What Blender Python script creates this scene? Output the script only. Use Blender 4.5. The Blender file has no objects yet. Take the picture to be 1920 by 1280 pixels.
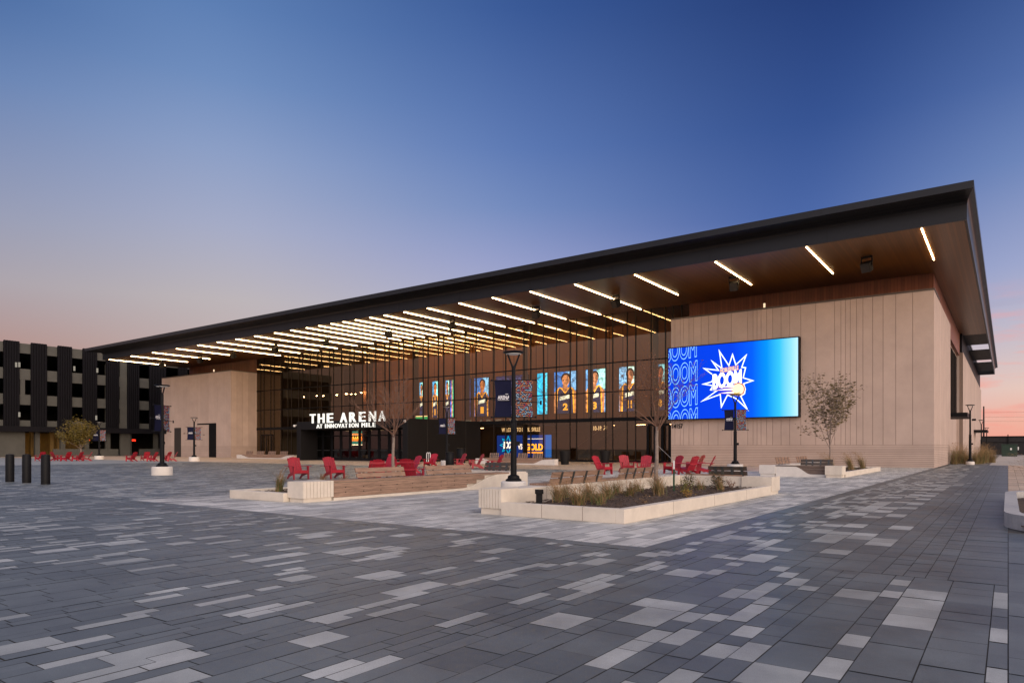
import bpy, bmesh, math, random
from mathutils import Vector, Matrix
from mathutils.geometry import tessellate_polygon
R = math.radians
sc = bpy.context.scene
col = sc.collection
# ------------------------------------------------------------------ camera
YAW = R(35.86); SN, CS = math.sin(YAW), math.cos(YAW)
FOC = 1287.0; CAMZ = 1.35; HOR = 839.0
cd = bpy.data.cameras.new('camera'); cam = bpy.data.objects.new('camera', cd); col.objects.link(cam)
cam.location = (0, 0, CAMZ); cam.rotation_euler = (R(90), 0, YAW)
cd.sensor_width = 36.0; cd.sensor_fit = 'HORIZONTAL'; cd.lens = 36.0 * FOC / 1920
cd.shift_y = (HOR - 640) / 1920; cd.clip_start = 0.1; cd.clip_end = 6000
sc.camera = cam
# ------------------------------------------------------------------ world
w = bpy.data.worlds.new('World'); sc.world = w; w.use_nodes = True
nt = w.node_tree; N = nt.nodes; L = nt.links; N.clear()
def wn(t, **k):
    n = N.new(t)
    for a, b in k.items(): setattr(n, a, b)
    return n
def wm(op, a, b=None, clamp=False):
    n = N.new('ShaderNodeMath'); n.operation = op; n.use_clamp = clamp
    for i, v in enumerate((a, b)):
        if v is None: continue
        if isinstance(v, (int, float)): n.inputs[i].default_value = v
        else: L.new(v, n.inputs[i])
    return n.outputs[0]
def wdot(v, c):
    n = N.new('ShaderNodeVectorMath'); n.operation = 'DOT_PRODUCT'
    L.new(v, n.inputs[0]); n.inputs[1].default_value = c
    return n.outputs['Value']
def srgb(r, g, b):
    f = lambda c: (c / 255 / 12.92) if c <= 10 else ((c / 255 + 0.055) / 1.055) ** 2.4
    return (f(r), f(g), f(b), 1)
def ramp(fac, stops):
    n = N.new('ShaderNodeValToRGB'); e = n.color_ramp.elements
    while len(e) < len(stops): e.new(0.5)
    for i, (p, c) in enumerate(stops): e[i].position = p; e[i].color = c
    L.new(fac, n.inputs[0]); return n.outputs[0]
def wmix(fac, a, b, mode='MIX'):
    n = N.new('ShaderNodeMix'); n.data_type = 'RGBA'; n.blend_type = mode
    if isinstance(fac, (int, float)): n.inputs[0].default_value = fac
    else: L.new(fac, n.inputs[0])
    for i, v in ((6, a), (7, b)):
        if isinstance(v, tuple): n.inputs[i].default_value = v
        else: L.new(v, n.inputs[i])
    return n.outputs[2]
tc = wn('ShaderNodeTexCoord'); D = tc.outputs['Generated']
sep = wn('ShaderNodeSeparateXYZ'); L.new(D, sep.inputs[0]); Z = sep.outputs[2]
side = wm('MULTIPLY_ADD', wdot(D, (CS, SN, 0)), 0.8); side.node.inputs[2].default_value = 0.5; side.node.use_clamp = True
left = ramp(Z, [(0.0, srgb(172,130,130)), (0.12, srgb(174,138,136)), (0.19, srgb(168,158,168)), (0.26, srgb(148,152,178)), (0.32, srgb(128,141,178)), (0.40, srgb(92,122,174)), (0.47, srgb(54,92,152)), (0.7, srgb(40,70,128))])
mid = ramp(Z, [(0.0, srgb(205,170,164)), (0.10, srgb(190,172,180)), (0.20, srgb(170,172,204)), (0.26, srgb(148,156,202)), (0.33, srgb(112,136,190)), (0.40, srgb(88,118,180)), (0.54, srgb(50,84,150)), (0.8, srgb(34,60,116))])
lc = ramp(Z, [(0.0, srgb(188,152,150)), (0.12, srgb(190,168,168)), (0.195, srgb(188,178,182)), (0.286, srgb(165,170,198)), (0.37, srgb(140,158,198)), (0.445, srgb(110,140,190)), (0.513, srgb(90,125,180)), (0.75, srgb(56,86,146))])
deep = ramp(Z, [(0.0, srgb(230,170,158)), (0.10, srgb(190,176,190)), (0.18, srgb(130,146,198)), (0.30, srgb(66,96,164)), (0.40, srgb(44,76,144)), (0.52, srgb(25,54,118)), (0.8, srgb(24,44,98))])
right = ramp(Z, [(0.0, srgb(248,160,140)), (0.03, srgb(242,178,160)), (0.07, srgb(232,200,190)), (0.13, srgb(200,190,202)), (0.21, srgb(160,168,206)), (0.32, srgb(114,138,190)), (0.40, srgb(84,112,172)), (0.50, srgb(58,88,148)), (0.7, srgb(34,56,116))])
def wsm(v, a, b):
    n = N.new('ShaderNodeMapRange'); n.interpolation_type = 'SMOOTHSTEP'; n.inputs[1].default_value = a; n.inputs[2].default_value = b; L.new(v, n.inputs[0]); return n.outputs[0]
f0 = wsm(side, -0.02, 0.24); f1 = wsm(side, 0.16, 0.56); f2 = wsm(side, 0.44, 0.82); f3 = wsm(side, 0.78, 1.02)
skyc = wmix(f3, wmix(f2, wmix(f1, wmix(f0, left, lc), mid), deep), right)
# wispy pink clouds low in the sunset sky
mp = wn('ShaderNodeMapping'); mp.inputs['Scale'].default_value = (5, 5, 34); mp.inputs['Rotation'].default_value = (R(3), R(4), 0); L.new(D, mp.inputs[0])
no = wn('ShaderNodeTexNoise'); no.inputs['Scale'].default_value = 1.6; no.inputs['Detail'].default_value = 7; no.inputs['Roughness'].default_value = 0.62; L.new(mp.outputs[0], no.inputs['Vector'])
cl = ramp(no.outputs[0], [(0.50, (0,0,0,1)), (0.66, (1,1,1,1))])
low = ramp(Z, [(0.0, (1,1,1,1)), (0.11, (0.8,0.8,0.8,1)), (0.2, (0,0,0,1))])
rmask = wm('MULTIPLY_ADD', side, 4.0, True); rmask.node.inputs[2].default_value = -2.6
cf = wm('MULTIPLY', wm('MULTIPLY', cl, low), rmask)
skyc = wmix(wm('MULTIPLY', cf, 0.7), skyc, srgb(250, 152, 140))
no2 = wn('ShaderNodeTexNoise'); no2.inputs['Scale'].default_value = 1.1; no2.inputs['Detail'].default_value = 5; L.new(mp.outputs[0], no2.inputs['Vector'])
cl2 = ramp(no2.outputs[0], [(0.56, (0,0,0,1)), (0.70, (1,1,1,1))])
skyc = wmix(wm('MULTIPLY', wm('MULTIPLY', wm('MULTIPLY', cl2, low), rmask), 0.45), skyc, srgb(150, 138, 168))
# afterglow of the sun that has just set, behind and to the right of the camera
GLOW = Vector((0.90, -0.40, 0.17)).normalized()
g = wm('MAXIMUM', wdot(D, tuple(GLOW)), 0.0)
g = wm('POWER', g, 2.2)
GLOW_GAIN = 1.9
glow = wmix(1.0, wmix(g, (0,0,0,1), (1.0, 0.80, 0.62, 1)), (GLOW_GAIN,)*3 + (1,), 'MULTIPLY')
back = wm('MAXIMUM', wdot(D, (0.30, -0.62, 0.72)), 0.0)  # second lobe: added fill out of view, high behind the camera, brightens the paving
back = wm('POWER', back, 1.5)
BACK_FILL_GAIN = 0.75
back_fill = wmix(1.0, wmix(back, (0,0,0,1), (0.95, 0.90, 0.92, 1)), (BACK_FILL_GAIN,)*3 + (1,), 'MULTIPLY')
tot = wmix(1.0, wmix(1.0, skyc, glow, 'ADD'), back_fill, 'ADD')
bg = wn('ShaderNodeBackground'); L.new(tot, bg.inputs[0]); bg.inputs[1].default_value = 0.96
sk = wn('ShaderNodeTexSky'); sk.sky_type = 'NISHITA'; sk.sun_disc = False
sk.sun_elevation = R(2); sk.sun_rotation = math.atan2(GLOW.x, GLOW.y)
bg2 = wn('ShaderNodeBackground'); L.new(sk.outputs[0], bg2.inputs[0]); bg2.inputs[1].default_value = 0.02
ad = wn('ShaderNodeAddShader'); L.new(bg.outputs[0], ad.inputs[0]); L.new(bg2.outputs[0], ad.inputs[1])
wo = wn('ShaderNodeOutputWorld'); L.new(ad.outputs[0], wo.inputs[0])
# ------------------------------------------------------------------ sun glow
sl = bpy.data.lights.new('sun', 'SUN'); sun = bpy.data.objects.new('sun', sl); col.objects.link(sun)
sl.energy = 1.5; sl.angle = R(40); sl.color = (1.0, 0.80, 0.62)
sun.rotation_euler = (-GLOW).to_track_quat('-Z', 'Y').to_euler()
# ------------------------------------------------------------------ view
sc.view_settings.view_transform = 'Standard'; sc.view_settings.look = 'None'
sc.view_settings.exposure = 0.0; sc.view_settings.gamma = 1.0
sc.render.engine = 'CYCLES'
sc.cycles.use_denoising = True
sc.cycles.max_bounces = 8; sc.cycles.transparent_max_bounces = 12; sc.cycles.glossy_bounces = 4
sc.cycles.sample_clamp_indirect = 6.0
sc.render.filter_size = 1.2
random.seed(7)
# ------------------------------------------------------------------ helpers
def ray(px): u = (px - 960) / FOC; return (-SN + u * CS, CS + u * SN)
def W(px, t, z=0.0): a, b = ray(px); return Vector((a * t, b * t, z))       # a picture column at a given depth
def XY(px, Y): a, b = ray(px); return Y * a / b                               # column meets the plane Y
def YX(px, X): a, b = ray(px); return X * b / a                               # column meets the plane X
def PZ(px, py, Y): a, b = ray(px); return CAMZ + (HOR - py) / FOC * (Y / b)
def tag(o, label=None, cat=None, group=None, kind=None):
    if label: o['label'] = label
    if cat: o['category'] = cat
    if group: o['group'] = group
    if kind: o['kind'] = kind
    return o
def empty(name, loc, rz=0.0):
    o = bpy.data.objects.new(name, None); o.empty_display_size = 0.3
    o.location = loc; o.rotation_euler = (0, 0, rz); col.objects.link(o); return o
def attach(o, root, world=False):
    o.parent = root
    if world: o.matrix_parent_inverse = Matrix.Translation(-Vector(root.location))
def copy_tree(o, parent=None):
    c = o.copy(); col.objects.link(c)
    if parent: c.parent = parent
    for ch in [x for x in kids.get(o.name, [])]:
        k = copy_tree(ch, c)
        kids.setdefault(c.name, []).append(k)
    return c
kids = {}
class MB:
    def __init__(s): s.v = []; s.f = []; s.m = []; s.a = []
    def quad(s, *p, mi=0, a=0.0):
        n = len(s.v); s.v += [tuple(q) for q in p]; s.f.append(tuple(range(n, n + len(p)))); s.m.append(mi); s.a.append(a); return s
    def box(s, x0, x1, y0, y1, z0, z1, M=None, mi=0, a=0.0):
        n = len(s.v)
        c = [(x0,y0,z0),(x1,y0,z0),(x1,y1,z0),(x0,y1,z0),(x0,y0,z1),(x1,y0,z1),(x1,y1,z1),(x0,y1,z1)]
        s.v += [tuple(M @ Vector(q)) if M else q for q in c]
        for q in ((3,2,1,0),(4,5,6,7),(0,1,5,4),(1,2,6,5),(2,3,7,6),(3,0,4,7)):
            s.f.append(tuple(n + i for i in q)); s.m.append(mi); s.a.append(a)
        return s
    def tube(s, p0, p1, r0, r1, n=8, cap=True, mi=0):
        p0 = Vector(p0); p1 = Vector(p1); d = p1 - p0
        if d.length < 1e-6: return s
        d.normalize(); x = d.orthogonal().normalized(); y = d.cross(x); b = len(s.v)
        for p, r in ((p0, r0), (p1, r1)):
            for i in range(n):
                t = 2 * math.pi * i / n; s.v.append(tuple(p + x * (r * math.cos(t)) + y * (r * math.sin(t))))
        for i in range(n):
            j = (i + 1) % n; s.f.append((b+i, b+j, b+n+j, b+n+i)); s.m.append(mi); s.a.append(0.0)
        if cap:
            s.f.append(tuple(b + i for i in reversed(range(n)))); s.f.append(tuple(b + n + i for i in range(n))); s.m += [mi, mi]; s.a += [0.0, 0.0]
        return s
    def lathe(s, prof, n=24, c=(0,0,0)):
        b = len(s.v)
        for r, z in prof:
            for i in range(n):
                t = 2 * math.pi * i / n; s.v.append((c[0] + r * math.cos(t), c[1] + r * math.sin(t), c[2] + z))
        for k in range(len(prof) - 1):
            for i in range(n):
                j = (i + 1) % n; s.f.append((b+k*n+i, b+k*n+j, b+(k+1)*n+j, b+(k+1)*n+i)); s.m.append(0); s.a.append(0.0)
        s.f.append(tuple(b + i for i in reversed(range(n)))); e = b + (len(prof)-1)*n; s.f.append(tuple(e + i for i in range(n))); s.m += [0,0]; s.a += [0.0,0.0]
        return s
    def prism(s, poly, fn0, fn1):
        """solid between two mappings of one 2-D outline"""
        b = len(s.v); n = len(poly)
        s.v += [tuple(fn0(*p)) for p in poly]; s.v += [tuple(fn1(*p)) for p in poly]
        for t in tessellate_polygon([[Vector((p[0], p[1], 0)) for p in poly]]):
            s.f.append((b+t[0], b+t[1], b+t[2])); s.f.append((b+n+t[2], b+n+t[1], b+n+t[0])); s.m += [0,0]; s.a += [0.0,0.0]
        for i in range(n):
            j = (i + 1) % n; s.f.append((b+i, b+j, b+n+j, b+n+i)); s.m.append(0); s.a.append(0.0)
        return s
    def build(s, name, mat, parent=None, world=False, smooth=False, bevel=0.0, attr=False, fix=True):
        me = bpy.data.meshes.new(name); me.from_pydata(s.v, [], s.f)
        for m in (mat if isinstance(mat, (list, tuple)) else [mat]): me.materials.append(m)
        me.polygons.foreach_set('material_index', s.m)
        if attr:
            at = me.attributes.new('tone', 'FLOAT', 'FACE'); at.data.foreach_set('value', s.a)
        if smooth: me.polygons.foreach_set('use_smooth', [True] * len(s.f))
        if fix:
            bm = bmesh.new(); bm.from_mesh(me); bmesh.ops.recalc_face_normals(bm, faces=bm.faces); bm.to_mesh(me); bm.free()
        me.update()
        o = bpy.data.objects.new(name, me); col.objects.link(o)
        if smooth: me.set_sharp_from_angle(angle=R(40))
        if bevel:
            md = o.modifiers.new('bevel', 'BEVEL'); md.width = bevel; md.segments = 2; md.limit_method = 'ANGLE'
        if parent:
            attach(o, parent, world); kids.setdefault(parent.name, []).append(o)
        return o
# ------------------------------------------------------------------ materials
def mat(name, c, rough=0.6, metal=0.0, var=0.0, vscale=6.0, bump=0.0, bscale=60.0, spec=0.5, c2=None, stretch=None, coat=0.0):
    m = bpy.data.materials.new(name); m.use_nodes = True; t = m.node_tree; n = t.nodes; l = t.links
    b = n['Principled BSDF']; b.inputs['Roughness'].default_value = rough; b.inputs['Metallic'].default_value = metal
    b.inputs['Specular IOR Level'].default_value = spec; b.inputs['Coat Weight'].default_value = coat
    c = tuple(c) + (1,)
    b.inputs['Base Color'].default_value = c
    tco = n.new('ShaderNodeTexCoord'); v = tco.outputs['Object']
    if stretch:
        mm = n.new('ShaderNodeMapping'); mm.inputs['Scale'].default_value = stretch; l.new(v, mm.inputs[0]); v = mm.outputs[0]
    if var or c2:
        no = n.new('ShaderNodeTexNoise'); no.inputs['Scale'].default_value = vscale; no.inputs['Detail'].default_value = 8; no.inputs['Roughness'].default_value = 0.65; l.new(v, no.inputs['Vector'])
        rp = n.new('ShaderNodeValToRGB'); e = rp.color_ramp.elements; e[0].position = 0.3; e[1].position = 0.7
        e[0].color = tuple(max(0, x * (1 - var)) for x in c[:3]) + (1,)
        e[1].color = (tuple(c2) + (1,)) if c2 else tuple(min(1, x * (1 + var)) for x in c[:3]) + (1,)
        l.new(no.outputs[0], rp.inputs[0]); l.new(rp.outputs[0], b.inputs['Base Color'])
        mr = n.new('ShaderNodeMapRange'); mr.inputs[3].default_value = max(0, rough - 0.1); mr.inputs[4].default_value = min(1, rough + 0.1)
        l.new(no.outputs[0], mr.inputs[0]); l.new(mr.outputs[0], b.inputs['Roughness'])
    if bump:
        nb = n.new('ShaderNodeTexNoise'); nb.inputs['Scale'].default_value = bscale; nb.inputs['Detail'].default_value = 5; l.new(v, nb.inputs['Vector'])
        bp = n.new('ShaderNodeBump'); bp.inputs['Strength'].default_value = bump; bp.inputs['Distance'].default_value = 0.02
        l.new(nb.outputs[0], bp.inputs['Height']); l.new(bp.outputs[0], b.inputs['Normal'])
    return m
def emit(name, c, s):
    m = bpy.data.materials.new(name); m.use_nodes = True; b = m.node_tree.nodes['Principled BSDF']
    b.inputs['Base Color'].default_value = (0.004, 0.004, 0.004, 1); b.inputs['Emission Color'].default_value = tuple(c)[:3] + (1,); b.inputs['Emission Strength'].default_value = s
    b.inputs['Roughness'].default_value = 0.6; b.inputs['Specular IOR Level'].default_value = 0.0
    return m
def boards(name, c, axis, width, dark=0.35, rough=0.5, var=0.25):
    """timber boards: a thin dark joint every `width` metres along `axis`, each board its own tone"""
    m = mat(name, c, rough); t = m.node_tree; n = t.nodes; l = t.links; b = n['Principled BSDF']
    tco = n.new('ShaderNodeTexCoord'); sp = n.new('ShaderNodeSeparateXYZ'); l.new(tco.outputs['Object'], sp.inputs[0])
    def M(op, a, k=None):
        q = n.new('ShaderNodeMath'); q.operation = op
        for i, v in enumerate((a, k)):
            if v is None: continue
            if isinstance(v, (int, float)): q.inputs[i].default_value = v
            else: l.new(v, q.inputs[i])
        return q.outputs[0]
    x = M('DIVIDE', sp.outputs[axis], width); fr = M('FRACT', x); fl = M('FLOOR', x)
    wn_ = n.new('ShaderNodeTexWhiteNoise'); wn_.noise_dimensions = '1D'; l.new(fl, wn_.inputs['W'])
    gr = n.new('ShaderNodeTexNoise'); mp_ = n.new('ShaderNodeMapping'); sc_ = [1.2] * 3; sc_[axis] = 14; mp_.inputs['Scale'].default_value = sc_
    l.new(tco.outputs['Object'], mp_.inputs[0]); l.new(mp_.outputs[0], gr.inputs['Vector']); gr.inputs['Scale'].default_value = 2.0; gr.inputs['Detail'].default_value = 6
    tone = M('ADD', M('MULTIPLY', wn_.outputs['Value'], 0.5), M('MULTIPLY', gr.outputs[0], 0.5))
    rp = n.new('ShaderNodeValToRGB'); e = rp.color_ramp.elements; e[0].position = 0.2; e[1].position = 0.8
    e[0].color = tuple(q * (1 - var) for q in c) + (1,); e[1].color = tuple(min(1, q * (1 + var)) for q in c) + (1,)
    l.new(tone, rp.inputs[0])
    gap = M('LESS_THAN', fr, 0.07)
    mx = n.new('ShaderNodeMix'); mx.data_type = 'RGBA'; l.new(gap, mx.inputs[0]); l.new(rp.outputs[0], mx.inputs[6]); mx.inputs[7].default_value = tuple(q * dark for q in c) + (1,)
    l.new(mx.outputs[2], b.inputs['Base Color'])
    return m
stone = mat('precast_stone', (0.46, 0.355, 0.298), 0.8, var=0.09, vscale=0.55, bump=0.15, bscale=40, spec=0.25)
stone_joint = mat('precast_joint', (0.20, 0.145, 0.115), 0.9, var=0.1)
cream = mat('cream_concrete', (0.60, 0.535, 0.45), 0.8, var=0.10, vscale=2.5, bump=0.15, bscale=90, spec=0.2)
pale = mat('pale_concrete', (0.62, 0.58, 0.53), 0.8, var=0.08, vscale=3, bump=0.1, bscale=90, spec=0.2)
black = mat('black_metal', (0.007, 0.007, 0.008), 0.5, 0.0, var=0.15, vscale=3, spec=0.12)
blackwall = mat('black_cladding', (0.008, 0.007, 0.007), 0.6, 0.0, var=0.2, vscale=1, spec=0.2)
fascia = mat('dark_fascia_metal', (0.012, 0.0118, 0.0135), 0.34, 0.0, var=0.12, vscale=0.6, spec=0.3)
soff = boards('soffit_boards', (0.15, 0.060, 0.012), 0, 0.16, rough=0.34)
woodw = boards('cladding_boards_front', (0.19, 0.055, 0.022), 0, 0.22, rough=0.5)
woods = boards('cladding_boards_side', (0.20, 0.060, 0.026), 1, 0.22, rough=0.5)
innerwood = boards('lobby_boards', (0.58, 0.23, 0.075), 0, 1.52, rough=0.5, var=0.12)
dark = mat('dark_interior', (0.03, 0.024, 0.02), 0.7, var=0.2)
teak = mat('weathered_timber', (0.27, 0.175, 0.125), 0.75, var=0.35, vscale=3.0, bump=0.3, bscale=20, spec=0.2, stretch=(9, 0.8, 9))
teakx = mat('weathered_timber_cross', (0.27, 0.175, 0.125), 0.75, var=0.35, vscale=3.0, bump=0.3, bscale=20, spec=0.2, stretch=(0.8, 9, 9))
red = mat('red_plastic', (0.32, 0.006, 0.018), 0.45, var=0.22, vscale=4, bump=0.05, bscale=200)
def fade(m, lo, hi):
    t = m.node_tree; n = t.nodes; l = t.links; b = n['Principled BSDF']; src = b.inputs['Base Color'].links[0].from_socket
    oi = n.new('ShaderNodeObjectInfo'); mr = n.new('ShaderNodeMapRange'); mr.inputs[3].default_value = lo; mr.inputs[4].default_value = hi; l.new(oi.outputs['Random'], mr.inputs[0])
    mx = n.new('ShaderNodeMix'); mx.data_type = 'RGBA'; mx.blend_type = 'MULTIPLY'; mx.inputs[0].default_value = 1.0; l.new(src, mx.inputs[6]); l.new(mr.outputs[0], mx.inputs[7]); l.new(mx.outputs[2], b.inputs['Base Color'])
fade(red, 0.78, 1.1)
mulchm = mat('bark_mulch', (0.045, 0.030, 0.022), 0.95, var=0.6, vscale=30, bump=1.0, bscale=40, c2=(0.13, 0.085, 0.06))
barkm = mat('grey_bark', (0.22, 0.17, 0.14), 0.9, var=0.3, vscale=12, bump=0.4, bscale=30)
twigm = mat('brown_twig', (0.16, 0.085, 0.055), 0.9, var=0.3, vscale=5)
leafb = mat('russet_leaf', (0.24, 0.085, 0.03), 0.7, var=0.4, vscale=5)
leafg = mat('olive_leaf', (0.13, 0.125, 0.06), 0.6, var=0.5, vscale=2.5, c2=(0.23, 0.15, 0.065))
leafy = mat('yellow_green_leaf', (0.14, 0.115, 0.012), 0.6, var=0.5, vscale=1.2, c2=(0.20, 0.135, 0.015))
grassg = mat('green_grass_blade', (0.10, 0.13, 0.035), 0.7, var=0.4, vscale=3)
grassb = mat('straw_grass_blade', (0.30, 0.185, 0.085), 0.8, var=0.35, vscale=3)
shrubm = mat('shrub_leaf', (0.045, 0.055, 0.022), 0.6, var=0.5, vscale=6, c2=(0.09, 0.075, 0.03))
yellowm = mat('yellow_flower_leaf', (0.35, 0.20, 0.03), 0.7, var=0.4, vscale=6)
steel = mat('steel_strap', (0.06, 0.065, 0.065), 0.5, 0.5, var=0.1)
white = mat('white_paint', (0.75, 0.74, 0.72), 0.5)
gcon = mat('garage_concrete', (0.072, 0.071, 0.062), 0.85, var=0.15, vscale=0.8, bump=0.2, bscale=10)
gmet = mat('garage_screen_metal', (0.0085, 0.008, 0.010), 0.7, 0.0, var=0.1, vscale=0.6, spec=0.08)
navy = mat('navy_fabric', (0.009, 0.010, 0.030), 0.85, var=0.1, spec=0.1)
GOLD = (1.0, 0.66, 0.34)
strip_m = emit('strip_light', (1.0, 0.68, 0.34), 26.0)
sign_m = emit('lit_letters', (1.0, 0.95, 0.86), 1.25)
def glassmat(name, tint, refl, fac, rough=0.0):
    m = bpy.data.materials.new(name); m.use_nodes = True; t = m.node_tree; n = t.nodes; l = t.links; n.clear()
    tr = n.new('ShaderNodeBsdfTransparent'); tr.inputs[0].default_value = tint + (1,)
    gl = n.new('ShaderNodeBsdfGlossy'); gl.inputs[0].default_value = refl + (1,); gl.inputs[1].default_value = rough
    fr = n.new('ShaderNodeLayerWeight'); fr.inputs[0].default_value = 0.35
    mr = n.new('ShaderNodeMapRange'); mr.inputs[3].default_value = fac; mr.inputs[4].default_value = min(1, fac + 0.55); l.new(fr.outputs['Fresnel'], mr.inputs[0])
    mx = n.new('ShaderNodeMixShader'); l.new(mr.outputs[0], mx.inputs[0]); l.new(tr.outputs[0], mx.inputs[1]); l.new(gl.outputs[0], mx.inputs[2])
    o = n.new('ShaderNodeOutputMaterial'); l.new(mx.outputs[0], o.inputs[0]); return m
glass = glassmat('bronze_glass', (0.52, 0.42, 0.32), (0.62, 0.50, 0.36), 0.17)
dglass = glassmat('dark_door_glass', (0.50, 0.44, 0.38), (0.5, 0.48, 0.46), 0.06)
# ------------------------------------------------------------------ lettering
def text_mesh(s, size=1.0, bold=0.0, extrude=0.0, outline=0.0, xs=1.0, shear=0.0, align='LEFT'):
    cu = bpy.data.curves.new('lettering', 'FONT'); cu.body = s; cu.size = 1.0; cu.offset = bold; cu.extrude = extrude; cu.align_x = align; cu.shear = shear
    cu.resolution_u = 4
    if outline: cu.fill_mode = 'NONE'; cu.bevel_depth = outline; cu.bevel_resolution = 0
    ob = bpy.data.objects.new('lettering', cu); col.objects.link(ob)
    dg = bpy.context.evaluated_depsgraph_get(); me = bpy.data.meshes.new_from_object(ob.evaluated_get(dg))
    bpy.data.objects.remove(ob); bpy.data.curves.remove(cu)
    for v in me.vertices: v.co.x *= size * xs; v.co.y *= size
    return me
def letters(name, s, m, x0, x1, z0, z1, y, parent, world=True, bold=0.012, ext=0.02, outline=0.0, shear=0.0, rot=0.0, clip=None, face='front'):
    """fit the word into a rectangle of the vertical plane y (facing -Y)"""
    me = text_mesh(s, 1.0, bold, 0.0, outline, 1.0, shear)
    xs = [v.co.x for v in me.vertices]; ys = [v.co.y for v in me.vertices]
    a, b, c, d = min(xs), max(xs), min(ys), max(ys)
    cx, cz = (x0 + x1) / 2, (z0 + z1) / 2
    for v in me.vertices:
        px = (v.co.x - a) / (b - a) * (x1 - x0) + x0 - cx; pz = (v.co.y - c) / (d - c) * (z1 - z0) + z0 - cz
        qx = px * math.cos(rot) - pz * math.sin(rot); qz = px * math.sin(rot) + pz * math.cos(rot)
        v.co = (cx + qx, y + (v.co.z if outline else 0), cz + qz)
    bm = bmesh.new(); bm.from_mesh(me)
    if clip:
        for co, no in clip:
            bmesh.ops.bisect_plane(bm, geom=bm.verts[:] + bm.edges[:] + bm.faces[:], plane_co=co, plane_no=no, clear_outer=True)
    if ext and not outline:
        r = bmesh.ops.extrude_face_region(bm, geom=bm.faces[:])
        bmesh.ops.translate(bm, vec=(0, -ext, 0), verts=[q for q in r['geom'] if isinstance(q, bmesh.types.BMVert)])
        bmesh.ops.recalc_face_normals(bm, faces=bm.faces)
    bm.to_mesh(me); bm.free(); me.materials.clear(); me.materials.append(m)
    o = bpy.data.objects.new(name, me); col.objects.link(o)
    if parent: attach(o, parent, world); kids.setdefault(parent.name, []).append(o)
    return o
# ================================================================== ground
gm = mat('far_ground', (0.16, 0.15, 0.14), 0.9, var=0.2, vscale=0.3)
m_ = MB(); m_.quad((-900,-400,-0.06),(900,-400,-0.06),(900,1800,-0.06),(-900,1800,-0.06)); tag(m_.build('ground', gm), kind='structure')
def pavermat(name, stops, rough):
    m = mat(name, (0.2,0.2,0.2), rough); t = m.node_tree; n = t.nodes; l = t.links; b = n['Principled BSDF']
    at = n.new('ShaderNodeAttribute'); at.attribute_name = 'tone'
    rp = n.new('ShaderNodeValToRGB'); e = rp.color_ramp.elements
    while len(e) < len(stops): e.new(0.5)
    for i, (p, c) in enumerate(stops): e[i].position = p; e[i].color = c + (1,)
    l.new(at.outputs['Fac'], rp.inputs[0])
    tco = n.new('ShaderNodeTexCoord')
    n1 = n.new('ShaderNodeTexNoise'); n1.inputs['Scale'].default_value = 1.3; n1.inputs['Detail'].default_value = 9; n1.inputs['Roughness'].default_value = 0.7; l.new(tco.outputs['Object'], n1.inputs['Vector'])
    n2 = n.new('ShaderNodeTexNoise'); n2.inputs['Scale'].default_value = 160; n2.inputs['Detail'].default_value = 3; l.new(tco.outputs['Object'], n2.inputs['Vector'])
    r1 = n.new('ShaderNodeMapRange'); r1.inputs[1].default_value = 0.3; r1.inputs[2].default_value = 0.7; r1.inputs[3].default_value = 0.80; r1.inputs[4].default_value = 1.14; l.new(n1.outputs[0], r1.inputs[0])
    r2 = n.new('ShaderNodeMapRange'); r2.inputs[1].default_value = 0.3; r2.inputs[2].default_value = 0.7; r2.inputs[3].default_value = 0.80; r2.inputs[4].default_value = 1.18; l.new(n2.outputs[0], r2.inputs[0])
    mu = n.new('ShaderNodeMath'); mu.operation = 'MULTIPLY'; l.new(r1.outputs[0], mu.inputs[0]); l.new(r2.outputs[0], mu.inputs[1])
    mx = n.new('ShaderNodeMix'); mx.data_type = 'RGBA'; mx.blend_type = 'MULTIPLY'; mx.inputs[0].default_value = 1.0
    l.new(rp.outputs[0], mx.inputs[6]); l.new(mu.outputs[0], mx.inputs[7]); l.new(mx.outputs[2], b.inputs['Base Color'])
    bp = n.new('ShaderNodeBump'); bp.inputs['Strength'].default_value = 0.25; bp.inputs['Distance'].default_value = 0.004; l.new(n2.outputs[0], bp.inputs['Height']); l.new(bp.outputs[0], b.inputs['Normal'])
    n4 = n.new('ShaderNodeTexNoise'); n4.inputs['Scale'].default_value = 0.32; n4.inputs['Detail'].default_value = 10; n4.inputs['Roughness'].default_value = 0.75; l.new(tco.outputs['Object'], n4.inputs['Vector'])
    r4 = n.new('ShaderNodeMapRange'); r4.inputs[1].default_value = 0.36; r4.inputs[2].default_value = 0.58; r4.inputs[3].default_value = 0.70; r4.inputs[4].default_value = 1.06; l.new(n4.outputs[0], r4.inputs[0])
    mu2 = n.new('ShaderNodeMath'); mu2.operation = 'MULTIPLY'; l.new(mu.outputs[0], mu2.inputs[0]); l.new(r4.outputs[0], mu2.inputs[1]); l.new(mu2.outputs[0], mx.inputs[7])
    r3 = n.new('ShaderNodeMapRange'); r3.inputs[3].default_value = rough - 0.15; r3.inputs[4].default_value = rough + 0.15; l.new(n1.outputs[0], r3.inputs[0]); l.new(r3.outputs[0], b.inputs['Roughness'])
    return m
pdark = pavermat('charcoal_pavers', [(0.0, (0.094,0.108,0.112)), (0.45, (0.132,0.149,0.151)), (0.55, (0.30,0.315,0.30)), (1.0, (0.42,0.43,0.408))], 0.43)
plight = pavermat('pale_pavers', [(0.0, (0.34,0.338,0.322)), (0.5, (0.50,0.49,0.46)), (1.0, (0.64,0.62,0.57))], 0.6)
ptan = pavermat('tan_pavers', [(0.0, (0.46,0.335,0.235)), (1.0, (0.60,0.46,0.33))], 0.6)
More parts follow.
